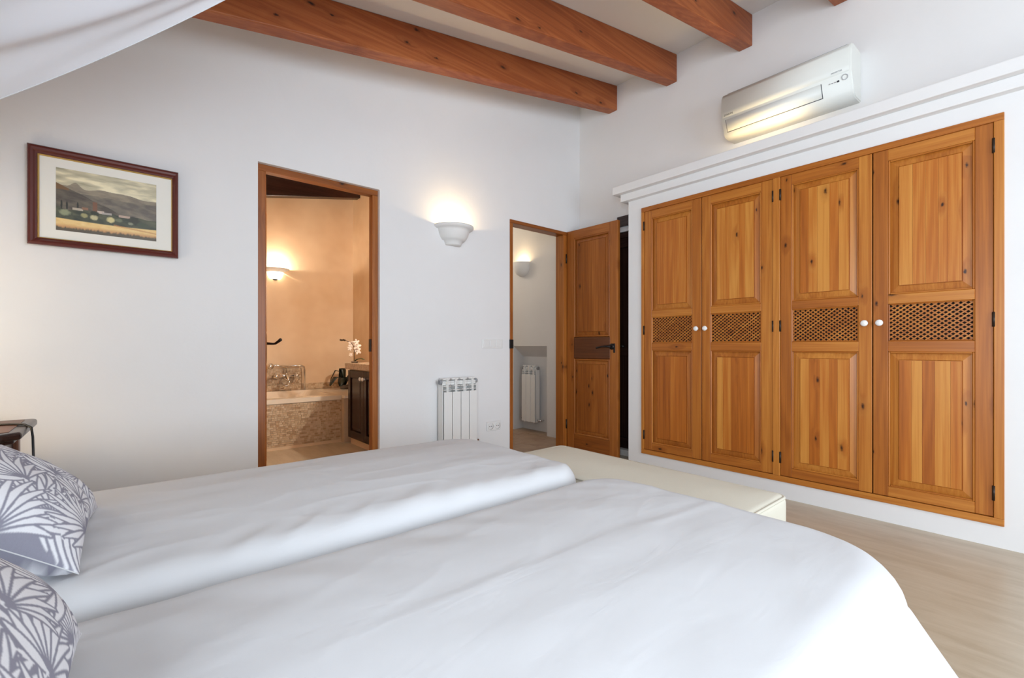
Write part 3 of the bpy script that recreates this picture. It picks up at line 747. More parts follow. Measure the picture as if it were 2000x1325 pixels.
# ---- side table with cable
st = thing('side_table', (-0.48, 2.67, 0), 'dark polished side table with moulded edge beside the far bed', 'table')
SX0, SX1, SY0, SY1, SZ = -0.80, -0.281, 2.42, 2.90, 0.705
def octo(x0, x1, y0, y1, c): return [(x0, y0), (x1 - c, y0), (x1, y0 + c), (x1, y1 - c * .3), (x1 - c * .3, y1), (x0, y1)]
def slab(name, poly, z0, z1, mat, parent, bv):
    bm = bmesh.new(); a = [bm.verts.new((x, y, z0)) for x, y in poly]; b = [bm.verts.new((x, y, z1)) for x, y in poly]
    bm.faces.new(a[::-1]); bm.faces.new(b)
    for k in range(len(poly)): j = (k + 1) % len(poly); bm.faces.new((a[k], a[j], b[j], b[k]))
    if bv: bevel(bm, bv, 3)
    return mk(name, bm_mesh(bm, name), mat, parent)
slab('table_top', octo(SX0, SX1, SY0, SY1, .05), SZ - .030, SZ, 'dark_x', st, .010)
slab('table_top_inlay', octo(SX0 + .02, SX1 - .035, SY0 + .035, SY1 - .03, .035), SZ, SZ + .0015, 'brown_x', st, 0)
slab('cornice', octo(SX0 + .02, SX1 - .022, SY0 + .022, SY1 - .02, .045), SZ - .045, SZ - .0305, 'dark_x', st, .005)
for x in (SX0 + .05, SX1 - .075):
    for y in (SY0 + .05, SY1 - .05): box('leg', (x - .025, y - .025, 0), (x + .025, y + .025, SZ - .045), 'brown_z', st, .006)
for y in (SY0 + .05, SY1 - .05): box('apron', (SX0 + .075, y - .010, SZ - .16), (SX1 - .10, y + .010, SZ - .046), 'dark_x', st, .003)
for x in (SX0 + .05, SX1 - .075): box('apron', (x - .010, SY0 + .075, SZ - .16), (x + .010, SY1 - .075, SZ - .046), 'dark_y', st, .003)
box('lower_shelf', (SX0 + .04, SY0 + .04, .17), (SX1 - .065, SY1 - .04, .19), 'dark_x', st, .004)
cab = tube('lamp_cable', [(-.56, 2.66, SZ + .012), (-.48, 2.70, SZ + .005), (-.40, 2.715, SZ + .005), (-.34, 2.70, SZ + .005), (-.295, 2.655, SZ + .005), (-.272, 2.62, SZ - .005), (-.266, 2.60, SZ - .04), (-.262, 2.58, SZ - .12), (-.262, 2.57, SZ - .3), (-.27, 2.6, .05), (-.31, 2.7, .005)], .0042, 'black_rubber', n=8)
tag(cab, 'thin black cable trailing over the edge of the dark side table', 'cable')
# table lamp (just outside the left of the picture; its glow falls on the wall)
LX, LY = -0.66, 2.58
tl = thing('table_lamp', (LX, LY, SZ), 'bedside lamp with pale shade standing on the dark side table', 'lamp')
lathe('base', [(0, 0), (.075, 0), (.075, .012), (.03, .03), (.018, .06), (.035, .12), (.042, .17), (.022, .24), (.010, .27), (0, .27)], (LX, LY, SZ + .002), 'ceramic_pot', tl)
lathe('shade', [(.15, .25), (.10, .46), (.098, .46), (.147, .25)], (LX, LY, SZ), 'lit_shade', tl, n=32)
lathe('bulb', [(0, .27), (.014, .27), (.03, .32), (.022, .355), (0, .365)], (LX, LY, SZ), 'bulb_glow', tl, n=12)
def lamp_light(name, loc, power, col=(1.0, 0.74, 0.42), rad=.03):
    d = bpy.data.lights.new(name, 'POINT'); d.energy = power; d.color = col; d.shadow_soft_size = rad
    o = bpy.data.objects.new(name, d); o.location = loc; COL.objects.link(o); return o
lamp_light('table_lamp_light', (LX, LY, SZ + .42), 0.15, (1, .88, .74))

# ---- canopy cloth over the bed head
apex = Vector((0.98, 1.16, 2.78))
def canopy():
    nu, nv = 110, 90
    V0 = []
    for i in range(nu + 1):
        u = i / nu * 0.52                           # 0 far edge .. 0.5 ridge
        rdg = 1 - abs(u - .5) * 2; endp = Vector((-0.86, 2.40 - 2.1 * u, 1.45 + 1.02 * rdg - .06 * math.sin(math.pi * rdg)))
        ap = apex + Vector((0.0, .10 - .25 * u, 0))
        for j in range(nv + 1):
            v = j / nv
            p = ap.lerp(endp, v)
            p.z -= 0.13 * math.sin(math.pi * v)
            amp = .035 * math.sin(math.pi * min(1, v * 1.05)) ** .8
            p.z += amp * (.55 * math.sin(u * 46 + 1.2 * math.sin(v * 5)) + .3 * math.sin(u * 97 + v * 3)) * (1 if u > .03 else u / .03)
            V0.append(p)
    F_ = [(i * (nv + 1) + j, i * (nv + 1) + j + 1, (i + 1) * (nv + 1) + j + 1, (i + 1) * (nv + 1) + j) for i in range(nu) for j in range(nv)]
    me = bpy.data.meshes.new('canopy'); me.from_pydata([tuple(p) for p in V0], [], F_); me.update()
    t = thing('bed_canopy', (0.98, 1.09, 2.78), 'sheer white canopy cloth draped from the beams over the bed head', 'canopy')
    cl = mk('drape', me, 'sheer_white', t, True)
    edge = [V0[j] for j in range(nv + 1)]
    tube('hem', edge, .0016, 'bed_white', t, 6)
    tube('gather_ring', [apex + Vector((.04 * math.cos(a), .0 - .02 + .17 * math.sin(a), .0)) for a in np.linspace(0, 2 * math.pi, 25)], .008, 'bed_white', t, 8)
    tube('cord', [apex, (0.98, 1.16, zc(.98) - .002)], .004, 'bed_white', t, 6)
canopy()

# ------------------------------------------------------------------ wall things
# ---- picture
PX0, PX1, PZ0, PZ1 = -0.338, 0.2385, 1.507, 1.980
pic = thing('framed_picture', ((PX0 + PX1) / 2, YB, PZ0), 'landscape of hills, village and wheat field in a dark red-brown frame', 'picture')
FP = Fr((0, YB - .022, 0), EX, (0, -1, 0))
def mitre(name, o, i, w0, w1, mat):
    """four mitred mouldings between rectangle o and rectangle i"""
    (a0, a1, b0, b1), (c0, c1, d0, d1) = o, i
    O4 = [(a0, b0), (a1, b0), (a1, b1), (a0, b1)]; I4 = [(c0, d0), (c1, d0), (c1, d1), (c0, d1)]
    for k in range(4):
        j = (k + 1) % 4; bm = bmesh.new()
        mo = lambda p, q, t: (p[0] + (q[0] - p[0]) * t, p[1] + (q[1] - p[1]) * t)
        prof = [(0, w0 * .2), (0, w1 * .55), (.12, w1 * .85), (.35, w1), (.6, w1 * .85), (.8, w1 * .55), (1, w1 * .4), (1, w0 * .2)]
        r0 = [bm.verts.new(FP.p(*mo(O4[k], I4[k], t), ww)) for t, ww in prof]; r1 = [bm.verts.new(FP.p(*mo(O4[j], I4[j], t), ww)) for t, ww in prof]
        for q in range(len(prof)): s = (q + 1) % len(prof); bm.faces.new((r0[q], r0[s], r1[s], r1[q]))
        bm.faces.new(r0); bm.faces.new(r1[::-1]); mk(name, bm_mesh(bm, name), mat, pic)
mitre('frame', (PX0, PX1, PZ0, PZ1), (PX0 + .033, PX1 - .026, PZ0 + .033, PZ1 - .038), 0, .022, 'mahogany')
mitre('gilt_slip', (PX0 + .033, PX1 - .026, PZ0 + .033, PZ1 - .038), (PX0 + .040, PX1 - .031, PZ0 + .038, PZ1 - .045), 0, .010, 'gold_lip')
FP.box('backing', PX0 + .004, PX1 - .004, PZ0 + .004, PZ1 - .004, -.018, -.002, 'dark_z', pic)
FP.box('mat_board', PX0 + .036, PX1 - .028, PZ0 + .036, PZ1 - .040, -.002, .001, 'mat_board', pic)
def vnoise(X, Y, seed):
    rs = np.random.RandomState(seed); g = rs.rand(64, 64)
    xi, yi = np.floor(X).astype(int), np.floor(Y).astype(int); fx, fy = X - xi, Y - yi
    fx, fy = fx * fx * (3 - 2 * fx), fy * fy * (3 - 2 * fy); w_ = lambda a, b: g[a % 64, b % 64]
    return (w_(xi, yi) * (1 - fx) + w_(xi + 1, yi) * fx) * (1 - fy) + (w_(xi, yi + 1) * (1 - fx) + w_(xi + 1, yi + 1) * fx) * fy
def fbm(X, Y, seed, o=4): return sum(vnoise(X * 2 ** k, Y * 2 ** k, seed + k) / 2 ** (k + 1) for k in range(o)) / (1 - .5 ** o)
def painting():
    nx, ny = 330, 264
    X, Y = np.meshgrid(np.linspace(0, 1, nx), np.linspace(0, 1, ny), indexing='ij')
    c3 = lambda *q: np.array(srgb(*q)[:3])
    def mixc(C, col, m): return C * (1 - m[..., None]) + col * m[..., None]
    C = np.zeros((nx, ny, 3)) + c3(196, 188, 160)
    cl = fbm(X * 4, Y * 14, 1); C = mixc(C, c3(240, 230, 196), np.clip((cl - .45) * 4, 0, 1)); C = mixc(C, c3(150, 144, 120), np.clip((.42 - cl) * 3.5, 0, 1) * (Y > .74))
    def ridge(yl, col, col2, seed):
        nonlocal C
        m = (Y < yl).astype(float); tex = fbm(X * 9 + Y * 6, Y * 16, seed)
        layer = col + (col2 - col) * np.clip((tex - .3) * 2, 0, 1)[..., None]; C = C * (1 - m[..., None]) + layer * m[..., None]
    n1 = lambda s, k: vnoise(X * s, X * 0 + .5, k)
    ridge(.70 + .06 * n1(7, 3) - .16 * np.clip(X - .62, 0, 1) + .08 * np.exp(-((X - .18) / .05) ** 2), c3(128, 118, 104), c3(158, 146, 124), 31)
    ridge(.60 + .08 * n1(6, 5) - .04 * X, c3(104, 96, 88), c3(140, 130, 112), 35)
    ridge(.74 - .62 * X + .05 * n1(8, 7), c3(84, 76, 68), c3(116, 106, 90), 41)
    C = mixc(C, c3(128, 92, 54), ((Y < .74 - .62 * X + .05 * n1(8, 7)) & (Y > .66) & (X < .12)).astype(float) * .7)
    ridge(.335 + .06 * n1(10, 8), c3(58, 62, 50), c3(98, 98, 76), 45)
    def ell(x, y, rx, ry, col, soft=.5):
        nonlocal C
        d = ((X - x) / rx) ** 2 + ((Y - y) / ry) ** 2 + (fbm(X * 50, Y * 40, 60) - .5) * .8; C = mixc(C, col, np.clip((1 - d) / soft, 0, 1))
    for x in (.05, .10, .20): ell(x, .42, .010, .085, c3(46, 46, 40))
    for (x, y, wd_, hh, col) in ((.20, .375, .05, .018, (190, 178, 160)), (.27, .40, .03, .022, (150, 110, 84)), (.42, .375, .035, .022, (214, 196, 182)), (.48, .365, .05, .016, (176, 168, 160)), (.66, .355, .06, .018, (190, 166, 150)), (.365, .455, .022, .075, (128, 88, 66))):
        m = ((np.abs(X - x) < wd_) & (np.abs(Y - y) < hh)).astype(float); C = mixc(C, c3(*col), m * .9)
    ell(.76, .315, .065, .065, c3(62, 60, 48)); ell(.365, .34, .05, .05, c3(58, 60, 46))
    for (x, y, rx, ry, col) in ((.09, .285, .075, .075, (146, 150, 118)), (.27, .275, .05, .055, (160, 154, 108)), (.365, .262, .055, .065, (196, 188, 146)), (.525, .262, .058, .075, (212, 200, 146)), (.61, .27, .05, .05, (112, 116, 92)), (.73, .24, .04, .035, (136, 138, 116)), (.86, .24, .08, .06, (74, 80, 60))):
        ell(x, y - .01, rx * .95, ry, c3(76, 78, 62)); ell(x - .008, y + .012, rx * .82, ry * .78, c3(*col), .7)
    fy = .205 - .02 * np.sin(X * 3); m = np.clip((fy - Y) / .012, 0, 1)
    ftex = fbm(X * 20, Y * 30, 70); fc = c3(226, 186, 116) + (c3(240, 212, 150) - c3(226, 186, 116)) * ftex[..., None]
    C = C * (1 - m[..., None]) + fc * m[..., None]
    C = mixc(C, c3(196, 140, 92), np.clip((.12 - Y) / .05, 0, 1) * .8); blades = fbm(X * 80, Y * 12, 77)
    C = mixc(C, c3(92, 82, 66), np.clip((.075 + .05 * (blades - .5) - Y) / .03, 0, 1))
    C = mixc(C, c3(190, 130, 80), (np.abs(Y - (.19 - .14 * (X - .55))) < .012).astype(float) * (X > .55) * .6)
    x0, x1, z0, z1 = -0.242, 0.143, 1.588, 1.892
    P = np.stack([x0 + (x1 - x0) * X, np.full_like(X, YB - .0245), z0 + (z1 - z0) * Y], -1)
    me = bpy.data.meshes.new('print'); ii = np.arange(nx * ny).reshape(nx, ny)
    f = np.stack([ii[:-1, :-1], ii[1:, :-1], ii[1:, 1:], ii[:-1, 1:]], -1).reshape(-1, 4)
    me.from_pydata(P.reshape(-1, 3).tolist(), [], f.tolist()); me.update()
    ca = me.color_attributes.new('print', 'FLOAT_COLOR', 'POINT'); ca.data.foreach_set('color', np.concatenate([C.reshape(-1, 3), np.ones((nx * ny, 1))], 1).ravel())
    mk('landscape_print', me, 'painting_print', pic)
painting()

# ---- wall sconces
def sconce(O, A, B, prof, label, power, lz, lo, mat='gypsum', light=True, n=32, extra=None, col=(1.0, .72, .38)):
    """half bowl: A along wall, B away from wall"""
    t = thing('wall_sconce', O, label, 'sconce', 'wall sconces')
    lathe('bowl', prof, O, mat, t, A=A, B=B, C=EZ, n=n, a0=0, a1=math.pi)
    Ov, Bv = Vector(O), Vector(B)
    bm = bmesh.new(); blob(bm, Ov + Bv * lo + Vector((0, 0, lz - .01)), (.012, .012, .022)); mk('bulb', bm_mesh(bm, 'bulb'), 'bulb_glow', t, True)
    if light: lamp_light('wall_sconce_light', Ov + Bv * lo + Vector((0, 0, lz + .012)), power, col, .02)
    if extra: extra(t)
    return t
P1 = [(0, 0), (.066, 0), (.072, .010), (.072, .018), (.079, .022), (.079, .034), (.096, .037), (.112, .056), (.126, .084), (.133, .108), (.136, .122), (.152, .126), (.166, .134), (.171, .142), (.170, .153), (.162, .156), (.142, .146), (.124, .12), (.10, .07), (.06, .048), (0, .044)]
sconce((2.048, YB - .001, 1.838), (1, 0, 0), (0, -1, 0), P1, 'white plaster half-bowl sconce with stepped foot between the two doorways', 3.6, .112, .065)
P2 = [(0, 0), (.04, .006), (.08, .030), (.106, .068), (.118, .110), (.122, .165), (.118, .168), (.112, .165), (.106, .11), (.09, .06), (.05, .02), (0, .012)]
sconce((HXR - .001, 4.115, 1.862), (0, 1, 0), (-1, 0, 0), P2, 'smooth round half-bowl sconce in the hall above the niche radiator', 1.6, .125, .055)
P3 = [(0, 0), (.05, .0), (.070, .02), (.085, .055), (.088, .078), (.085, .080), (.078, .055), (.06, .02), (0, .012)]
def ex3(t):
    o = (1.372, BB - .001, 1.812)
    lathe('rim_dish', [(.090, .080), (.112, .098), (.150, .118), (.155, .122), (.150, .124), (.112, .106), (.085, .084)], o, 'gypsum', t, A=EX, B=(0, -1, 0), n=28, a0=0, a1=math.pi)
    lathe('finial', [(0, -.012), (.018, -.012), (.030, -.002), (.030, .002), (0, .002)], o, 'black_iron', t, A=EX, B=(0, -1, 0), n=16, a0=0, a1=math.pi)
sconce((1.372, BB - .001, 1.812), EX, (0, -1, 0), P3, 'glowing glass sconce on the beige bathroom wall', 11.0, .10, .05, 'lit_glass', extra=ex3, col=(1, .87, .70))
# added sconce, unseen through the doorway, to brighten the bathroom
P4 = P3
t4 = sconce((BR - .001, 3.75, 1.42), (0, 1, 0), (-1, 0, 0), P3, 'glass sconce on the bathroom wall above the basin', 40.0, .12, .07, 'lit_glass', col=(1, .93, .82))

# ---- radiators
def radiator(fr, u0, n, z0, z1, zf, label, depth=.08):
    t = thing('radiator', fr.p(u0 + n * .04, z0, 0), label, 'radiator', 'white column radiators')
    p = .080
    for k in range(n):
        a = u0 + k * p
        s = thing('section', fr.p(a + p / 2, z0, 0), parent=t)
        fr.box('front_plate', a + .0025, a + p - .0025, z0 + .02, zf, -.010, 0, 'radiator_white', s, .003)
        fr.box('core', a + .030, a + p - .030, z0 + .01, z1 - .012, -depth, -.011, 'radiator_white', s)
        fr.box('back_plate', a + .006, a + p - .006, z0 + .03, zf + .03, -depth - .008, -depth, 'radiator_white', s)
        h = z1 - zf
        for q in range(3): fr.box('louvre', a + .003, a + p - .003, zf + h * (.12 + .27 * q), zf + h * (.12 + .27 * q) + .006, -.045, -.002 - .008 * q, 'radiator_white', s, .002, 1)
        fr.box('web', a + .036, a + p - .036, zf, z1 - .006, -.03, -.004, 'radiator_white', s)
        fr.box('cap', a + .005, a + p - .012, z1 - .012, z1, -depth + .006, -.016, 'radiator_white', s, .004)
        fr.box('header', a + .0, a + p, z0 + .03, z0 + .06, -.055, -.025, 'radiator_white', s, .006); fr.box('header', a, a + p, z1 - .055, z1 - .022, -.060, -.025, 'radiator_white', s, .006)
    fr.box('side_panel', u0 - .004, u0 + .002, z0 + .02, z1 - .05, -depth, -.016, 'radiator_white', t, .001, 1); fr.box('side_panel', u0 + n * p - .002, u0 + n * p + .004, z0 + .02, z1 - .05, -depth, -.016, 'radiator_white', t, .001, 1)
    for u, sg in ((u0, -1), (u0 + n * p, 1)):
        c = fr.p(u, z1 - .030, -.042); ax = fr.U * sg
        lathe('end_plug', [(0, .016), (.012, .016), (.013, .020), (.018, .020), (.020, .014), (.020, 0), (0, 0)], c, 'chrome' if False else 'plastic_grey', t, A=EZ, B=fr.N, C=ax, n=16)
        c = fr.p(u, z0 + .045, -.040)
        tube('valve', [c, c + ax * .035, c + ax * .05 - fr.N * .02, c + ax * .05 - fr.N * (depth - .02)], [.012, .012, .010, .010], 'chrome', t)
    for u in (u0 + .04, u0 + n * p - .04): fr.box('bracket', u - .01, u + .01, z1 - .10, z1 - .08, -.10, -depth - .008, 'radiator_white', t)
    return t
radiator(Fr((0, 3.050, 0), EX, (0, -1, 0)), 1.905, 4, 0.20, 0.772, 0.665, 'white four-section radiator under the stepped sconce, behind the bed')
radiator(Fr((3.720, 0, 0), (0, -1, 0), (-1, 0, 0)), -4.19, 3, 0.10, 0.795, 0.69, 'narrow white radiator standing in the hall wall niche', .075)

# ---- switch plates and sockets
sw = thing('light_switch', (2.457, YB, 1.006), 'white row of light switches beside the hall doorway', 'switch')
FS = Fr((0, YB, 0), EX, (0, -1, 0))
FS.box('plate', 2.345, 2.569, 1.006, 1.087, 0, .008, 'plastic_white', sw, .004)
for k in range(3): FS.box('rocker', 2.356 + k * .069, 2.356 + k * .069 + .064, 1.016, 1.077, .008, .0115, 'plastic_white', sw, .0025)
so = thing('wall_socket', (2.470, YB, .287), 'white double power socket low on the wall left of the hall doorway', 'socket')
FS.box('plate', 2.394, 2.546, .290, .371, 0, .008, 'plastic_white', so, .005)
for u in (2.432, 2.508):
    lathe('well', [(.027, .0125), (.030, .0125), (.030, .008), (0, .008), (0, .0095), (.0265, .0095)], FS.p(u, .3305, 0), 'plastic_white', so, A=EX, B=EZ, C=(0, -1, 0), n=20)
    for du in (-.0095, .0095): lathe('contact_hole', [(0, .0108), (.004, .0108), (.004, .0095), (0, .0095)], FS.p(u + du, .3305, 0), 'ink_dark', so, A=EX, B=EZ, C=(0, -1, 0), n=8)

# ---- air conditioner
def air_con():
    y0, y1 = 0.785, 1.585
    t = thing('air_conditioner', (XR, (y0 + y1) / 2, 2.575), 'white split air conditioner high on the wall above the wardrobe', 'air conditioner')
    # (distance from wall, z) profile of the shell
    pr = [(0, 2.583), (.11, 2.577), (.150, 2.586), (.171, 2.608), (.192, 2.655), (.211, 2.698), (.216, 2.75), (.216, 2.80), (.210, 2.855), (.198, 2.880), (.180, 2.892), (0, 2.900)]
    def ext(name, prof, a, b, mat, smooth=True, bv=0.006):
        bm = bmesh.new()
        A_ = [bm.verts.new((XR - w_, a, z)) for w_, z in prof]; B_ = [bm.verts.new((XR - w_, b, z)) for w_, z in prof]
        n = len(prof)
        for k in range(n - 1 if name != 'x' else n): bm.faces.new((A_[k], A_[k + 1], B_[k + 1], B_[k]))
        bm.faces.new((A_[-1], A_[0], B_[0], B_[-1])); f1 = bm.faces.new(A_); f2 = bm.faces.new(B_)
        if bv:
            bmesh.ops.recalc_face_normals(bm, faces=bm.faces)
            bmesh.ops.bevel(bm, geom=list(f1.edges) + list(f2.edges), offset=bv, segments=3, affect='EDGES')
        o = mk(name, bm_mesh(bm, name), mat, t)
        if smooth:
            for p in o.data.polygons: p.use_smooth = abs(p.normal.y) < .5
        return o
    ext('body', pr, y0, y1, 'plastic_ac')
    # front panel, proud of the body, above the outlet
    fp = [(.2145, 2.710), (.2190, 2.75), (.2190, 2.80), (.2130, 2.853), (.202, 2.876), (.190, 2.872), (.200, 2.85), (.208, 2.80), (.208, 2.75), (.2030, 2.710)]
    ext('front_panel', fp, y0 + .012, y1 - .012, 'plastic_ac', bv=.002)
    # outlet flap
    q = lambda d: [(.1725 + d, 2.6115 - d * .4), (.192 + d, 2.655 - d * .4), (.2085 + d, 2.692 - d * .4)]
    ext('outlet_slot', q(.0012) + q(-.004)[::-1], y0 + .160, y1 - .030, 'ink_dark', bv=0)
    ext('flap', [(.1745 + .0035, 2.6155 - .0015)] + q(.0035)[1:] + q(-.002)[:0:-1] + [(.1735, 2.6165)], y0 + .164, y1 - .034, 'plastic_ac', bv=0)
    ext('top_grille', [(.02, 2.9005), (.175, 2.8945), (.175, 2.897), (.02, 2.903)], y0 + .03, y1 - .03, 'plastic_grey', bv=0)
    # printed marks on the shell
    def text(body, size, w_, z, ya, mat, tilt):
        cu = bpy.data.curves.new('txt', 'FONT'); cu.body = body; cu.size = size; cu.extrude = .0002
        ob = bpy.data.objects.new('txt', cu); COL.objects.link(ob)
        dg = bpy.context.evaluated_depsgraph_get(); me = bpy.data.meshes.new_from_object(ob.evaluated_get(dg))
        bpy.data.objects.remove(ob); bpy.data.curves.remove(cu)
        # text runs towards -y, up along the tilted front
        ca, sa = math.cos(tilt), math.sin(tilt)
        for v in me.vertices:
            x, y, z_ = v.co; v.co = (XR - w_ - y * sa - z_ * ca, ya - x, z + y * ca - z_ * sa)
        return mk('lettering', me, mat, t)
    text('DAIKIN', .019, .2165, 2.718, y1 - .025, 'ink_dark', R(8))
    text('INVERTER', .013, .2170, 2.724, y0 + .105, 'ink_light', R(8))
    for k_ in range(3): box('indicator_light', (XR - .2035, y0 + .085 + k_ * .014, 2.672), (XR - .1985, y0 + .092 + k_ * .014, 2.677), 'ink_light', t)
    box('indicator_light', (XR - .2035, y0 + .066, 2.670), (XR - .1985, y0 + .078, 2.679), 'ink_dark', t)
    lathe('indicator_badge', [(.013, .0), (.015, .0008), (.017, .0)], (XR - .2075, y0 + .036, 2.684), 'ink_light', t, A=EY, B=Vector((.42, 0, -.9)), C=Vector((-.9, 0, -.42)), n=20)
air_con()

# ---- small tube light lying on the cornice below the air conditioner, behind its edge
up = thing('cornice_light', (3.42, 1.33, 2.42), 'short tube light lying on the cornice under the air conditioner', 'lamp')
box('tray', (3.385, 1.06, 2.4205), (3.435, 1.60, 2.436), 'plastic_white', up, .003)
tube('tube', [(3.41, 1.08, 2.446), (3.41, 1.58, 2.446)], .009, 'bulb_glow', up)
area('cornice_light_glow', (3.405, 1.33, 2.462), (R(180), R(-12), 0), .03, .50, 0.36, (1.0, .74, .34), 130)

# ------------------------------------------------------------------ bathroom contents
TY0, TX1, TZ = 4.95, 1.80, 0.50
tub = thing('bathtub', (1.1, 5.4, 0), 'built-in white bathtub with mosaic-tiled front', 'bathtub')
TX0 = BL
# surround, rim and basin
bm = bmesh.new()
def ringq(l): return [bm.verts.new(p) for p in l]
def rr2(x0, x1, y0, y1, z, r, n=6):
    return [Vector(p) for p in rrect(x0, x1, y0, y1, z, r, n)[:-1]]
loops = [rr2(TX0 + .001, TX1, TY0 - .012, BB - .012, TZ - .045, .004), rr2(TX0 + .001, TX1, TY0 - .014, BB - .012, TZ, .004), rr2(TX0 + .09, TX1 - .07, TY0 + .09, BB - .11, TZ + .004, .10), rr2(TX0 + .12, TX1 - .12, TY0 + .12, BB - .14, TZ - .06, .12), rr2(TX0 + .18, TX1 - .22, TY0 + .18, BB - .2, TZ - .36, .14)]
prev = None
for lp in loops:
    cur = ringq(lp)
    if prev:
        for k in range(len(cur)): j = (k + 1) % len(cur); bm.faces.new((prev[k], prev[j], cur[j], cur[k]))
    prev = cur
bm.faces.new(prev)
mk('basin', bm_mesh(bm, 'basin'), 'tub_white', tub)
box('front_wall', (TX0 + .001, TY0, 0), (TX1, TY0 + .06, TZ - .046), 'grout', tub)
def tiles(name, fr, u0, u1, z0, z1, pu, pz, parent):
    bm = bmesh.new(); z = z0; r = 0
    while z < z1 - .006:
        u = u0 - random.random() * pu; 
        while u < u1 - .004:
            wd_ = pu * random.choice((.7, 1, 1, 1.3)); a, b = max(u, u0), min(u + wd_ - .003, u1)
            if b - a > .004:
                dz = min(z + pz - .003, z1); add_hex(bm, fr.c(a, b, z, dz, 0, .003 + random.random() * .003))
            u += wd_
        z += pz
    me = bm_mesh(bm, name, True); o = mk(name, me, 'mosaic', parent); o['kind'] = 'stuff'; return o
tiles('mosaic_tiles', Fr((0, TY0, 0), EX, (0, -1, 0)), TX0 + .002, TX1, .03, TZ - .05, .030, .0200, tub)
box('plinth', (TX0 + .002, TY0 - .012, 0), (TX1, TY0 - .0005, .028), 'wall_beige', tub)
ts = thing('trim_4', (1.0, BB, TZ), kind='structure')  # tiled splashback on the wall behind the bathtub
box('backing', (TX0 + .001, BB - .010, TZ + .002), (BR, BB, TZ + .075), 'grout', ts)
box('backing', (TX0 + .001, BB - .012, TZ + .076), (1.66, BB, .765), 'grout', ts)
tiles('mosaic_tiles', Fr((0, BB - .010, 0), EX, (0, -1, 0)), TX0 + .002, BR, TZ + .004, TZ + .073, .030, .0200, ts)
tiles('mosaic_tiles', Fr((0, BB - .012, 0), EX, (0, -1, 0)), TX0 + .002, 1.66, TZ + .078, .763, .030, .0200, ts)
# tap set
fx, fy, fz = 1.47, BB - .07, .68
tp = thing('bath_tap', (fx, BB - .02, TZ), 'chrome bath tap with cross handles and hand shower pipe', 'tap')
tube('body', [(fx - .11, fy, fz), (fx + .11, fy, fz)], .022, 'chrome', tp)
for sx in (-.11, .11):
    tube('wall_union', [(fx + sx, fy, fz), (fx + sx, BB - .012, fz)], .018, 'chrome', tp)
    lathe('valve_cap', [(0, .05), (.016, .05), (.028, .035), (.030, .02), (.022, 0), (0, 0)], (fx + sx, fy - .02, fz), 'chrome', tp, A=EX, B=EZ, C=(0, -1, 0), n=16)
    for a in (0, 90):
        d = Vector((math.cos(R(a + 25)), 0, math.sin(R(a + 25)))) * .038; c = Vector((fx + sx, fy - .062, fz)); tube('cross_handle', [c - d, c + d], .007, 'chrome', tp)
tube('spout', [(fx, fy, fz), (fx, fy - .06, fz + .01), (fx, fy - .11, fz - .02), (fx, fy - .12, fz - .06)], [.018, .016, .015, .016], 'chrome', tp)
tube('riser', [(fx + .01, fy, fz + .02), (fx + .01, fy, fz + .10), (fx - .10, fy, fz + .125), (fx - .16, fy, fz + .12)], .009, 'chrome', tp)
tube('cradle', [(fx - .05, fy, fz + .115), (fx + .18, fy, fz + .115), (fx + .205, fy, fz + .10), (fx + .21, fy, fz + .06), (fx + .21, fy, TZ + .004)], .0095, 'chrome', tp)
lathe('hand_shower', [(0, 0), (.03, 0), (.034, .012), (.012, .03), (0, .03)], (fx - .17, fy - .03, fz + .115), 'chrome', tp, A=EX, B=EZ, C=(0, -1, 0), n=16)
tube('hose', [(fx - .02, fy - .03, fz - .03), (fx + .03, fy - .04, fz - .07), (fx + .02, fy - .04, fz - .11), (fx - .08, fy - .04, fz - .14)], .007, 'chrome', tp)
# vanity along the right wall
VX, VY0, VY1 = 1.835, 3.62, 4.80
vn = thing('vanity_cabinet', (2.06, 4.2, 0), 'dark wood vanity cupboard with white knobs inside the bathroom', 'cabinet')
FV = Fr((VX, 0, 0), EY, (-1, 0, 0))
FV.box('carcass', VY0, VY1, .06, .785, -(BR - VX), 0, 'wall_beige', vn); FV.box('plinth', VY0, VY1, 0, .059, -(BR - VX), -.012, 'wall_beige', vn)
for k, (a, b) in enumerate(((4.385, 4.785), (3.98, 4.380), (3.64, 3.975))):
    d = thing('door', FV.p((a + b) / 2, .075, 0), parent=vn)
    FV.box('stile', a, a + .06, .075, .775, .001, .022, 'dark_z', d, .002, 1); FV.box('stile', b - .06, b, .075, .775, .001, .022, 'dark_z', d, .002, 1)
    FV.box('rail', a + .06, b - .06, .075, .15, .001, .0215, 'dark_y', d, .002, 1); FV.box('rail', a + .06, b - .06, .70, .775, .001, .0215, 'dark_y', d, .002, 1)
    FV.quadmesh('panel', [(a + .06, b - .06, .15, .70, .006), (a + .105, b - .105, .195, .655, .018)], 'dark_z', d)
    lathe('knob', KNOB, FV.p(a + .03 if k == 0 else b - .03, .70, .022), 'porcelain', d, A=EY, B=EZ, C=(-1, 0, 0), n=16)
ct = box('countertop', (VX - .035, VY0, .7855), (BR, VY1 + .05, .852), 'granite', bv=.008, seg=3)
tag(ct, 'thick speckled stone countertop on the dark vanity', 'countertop')

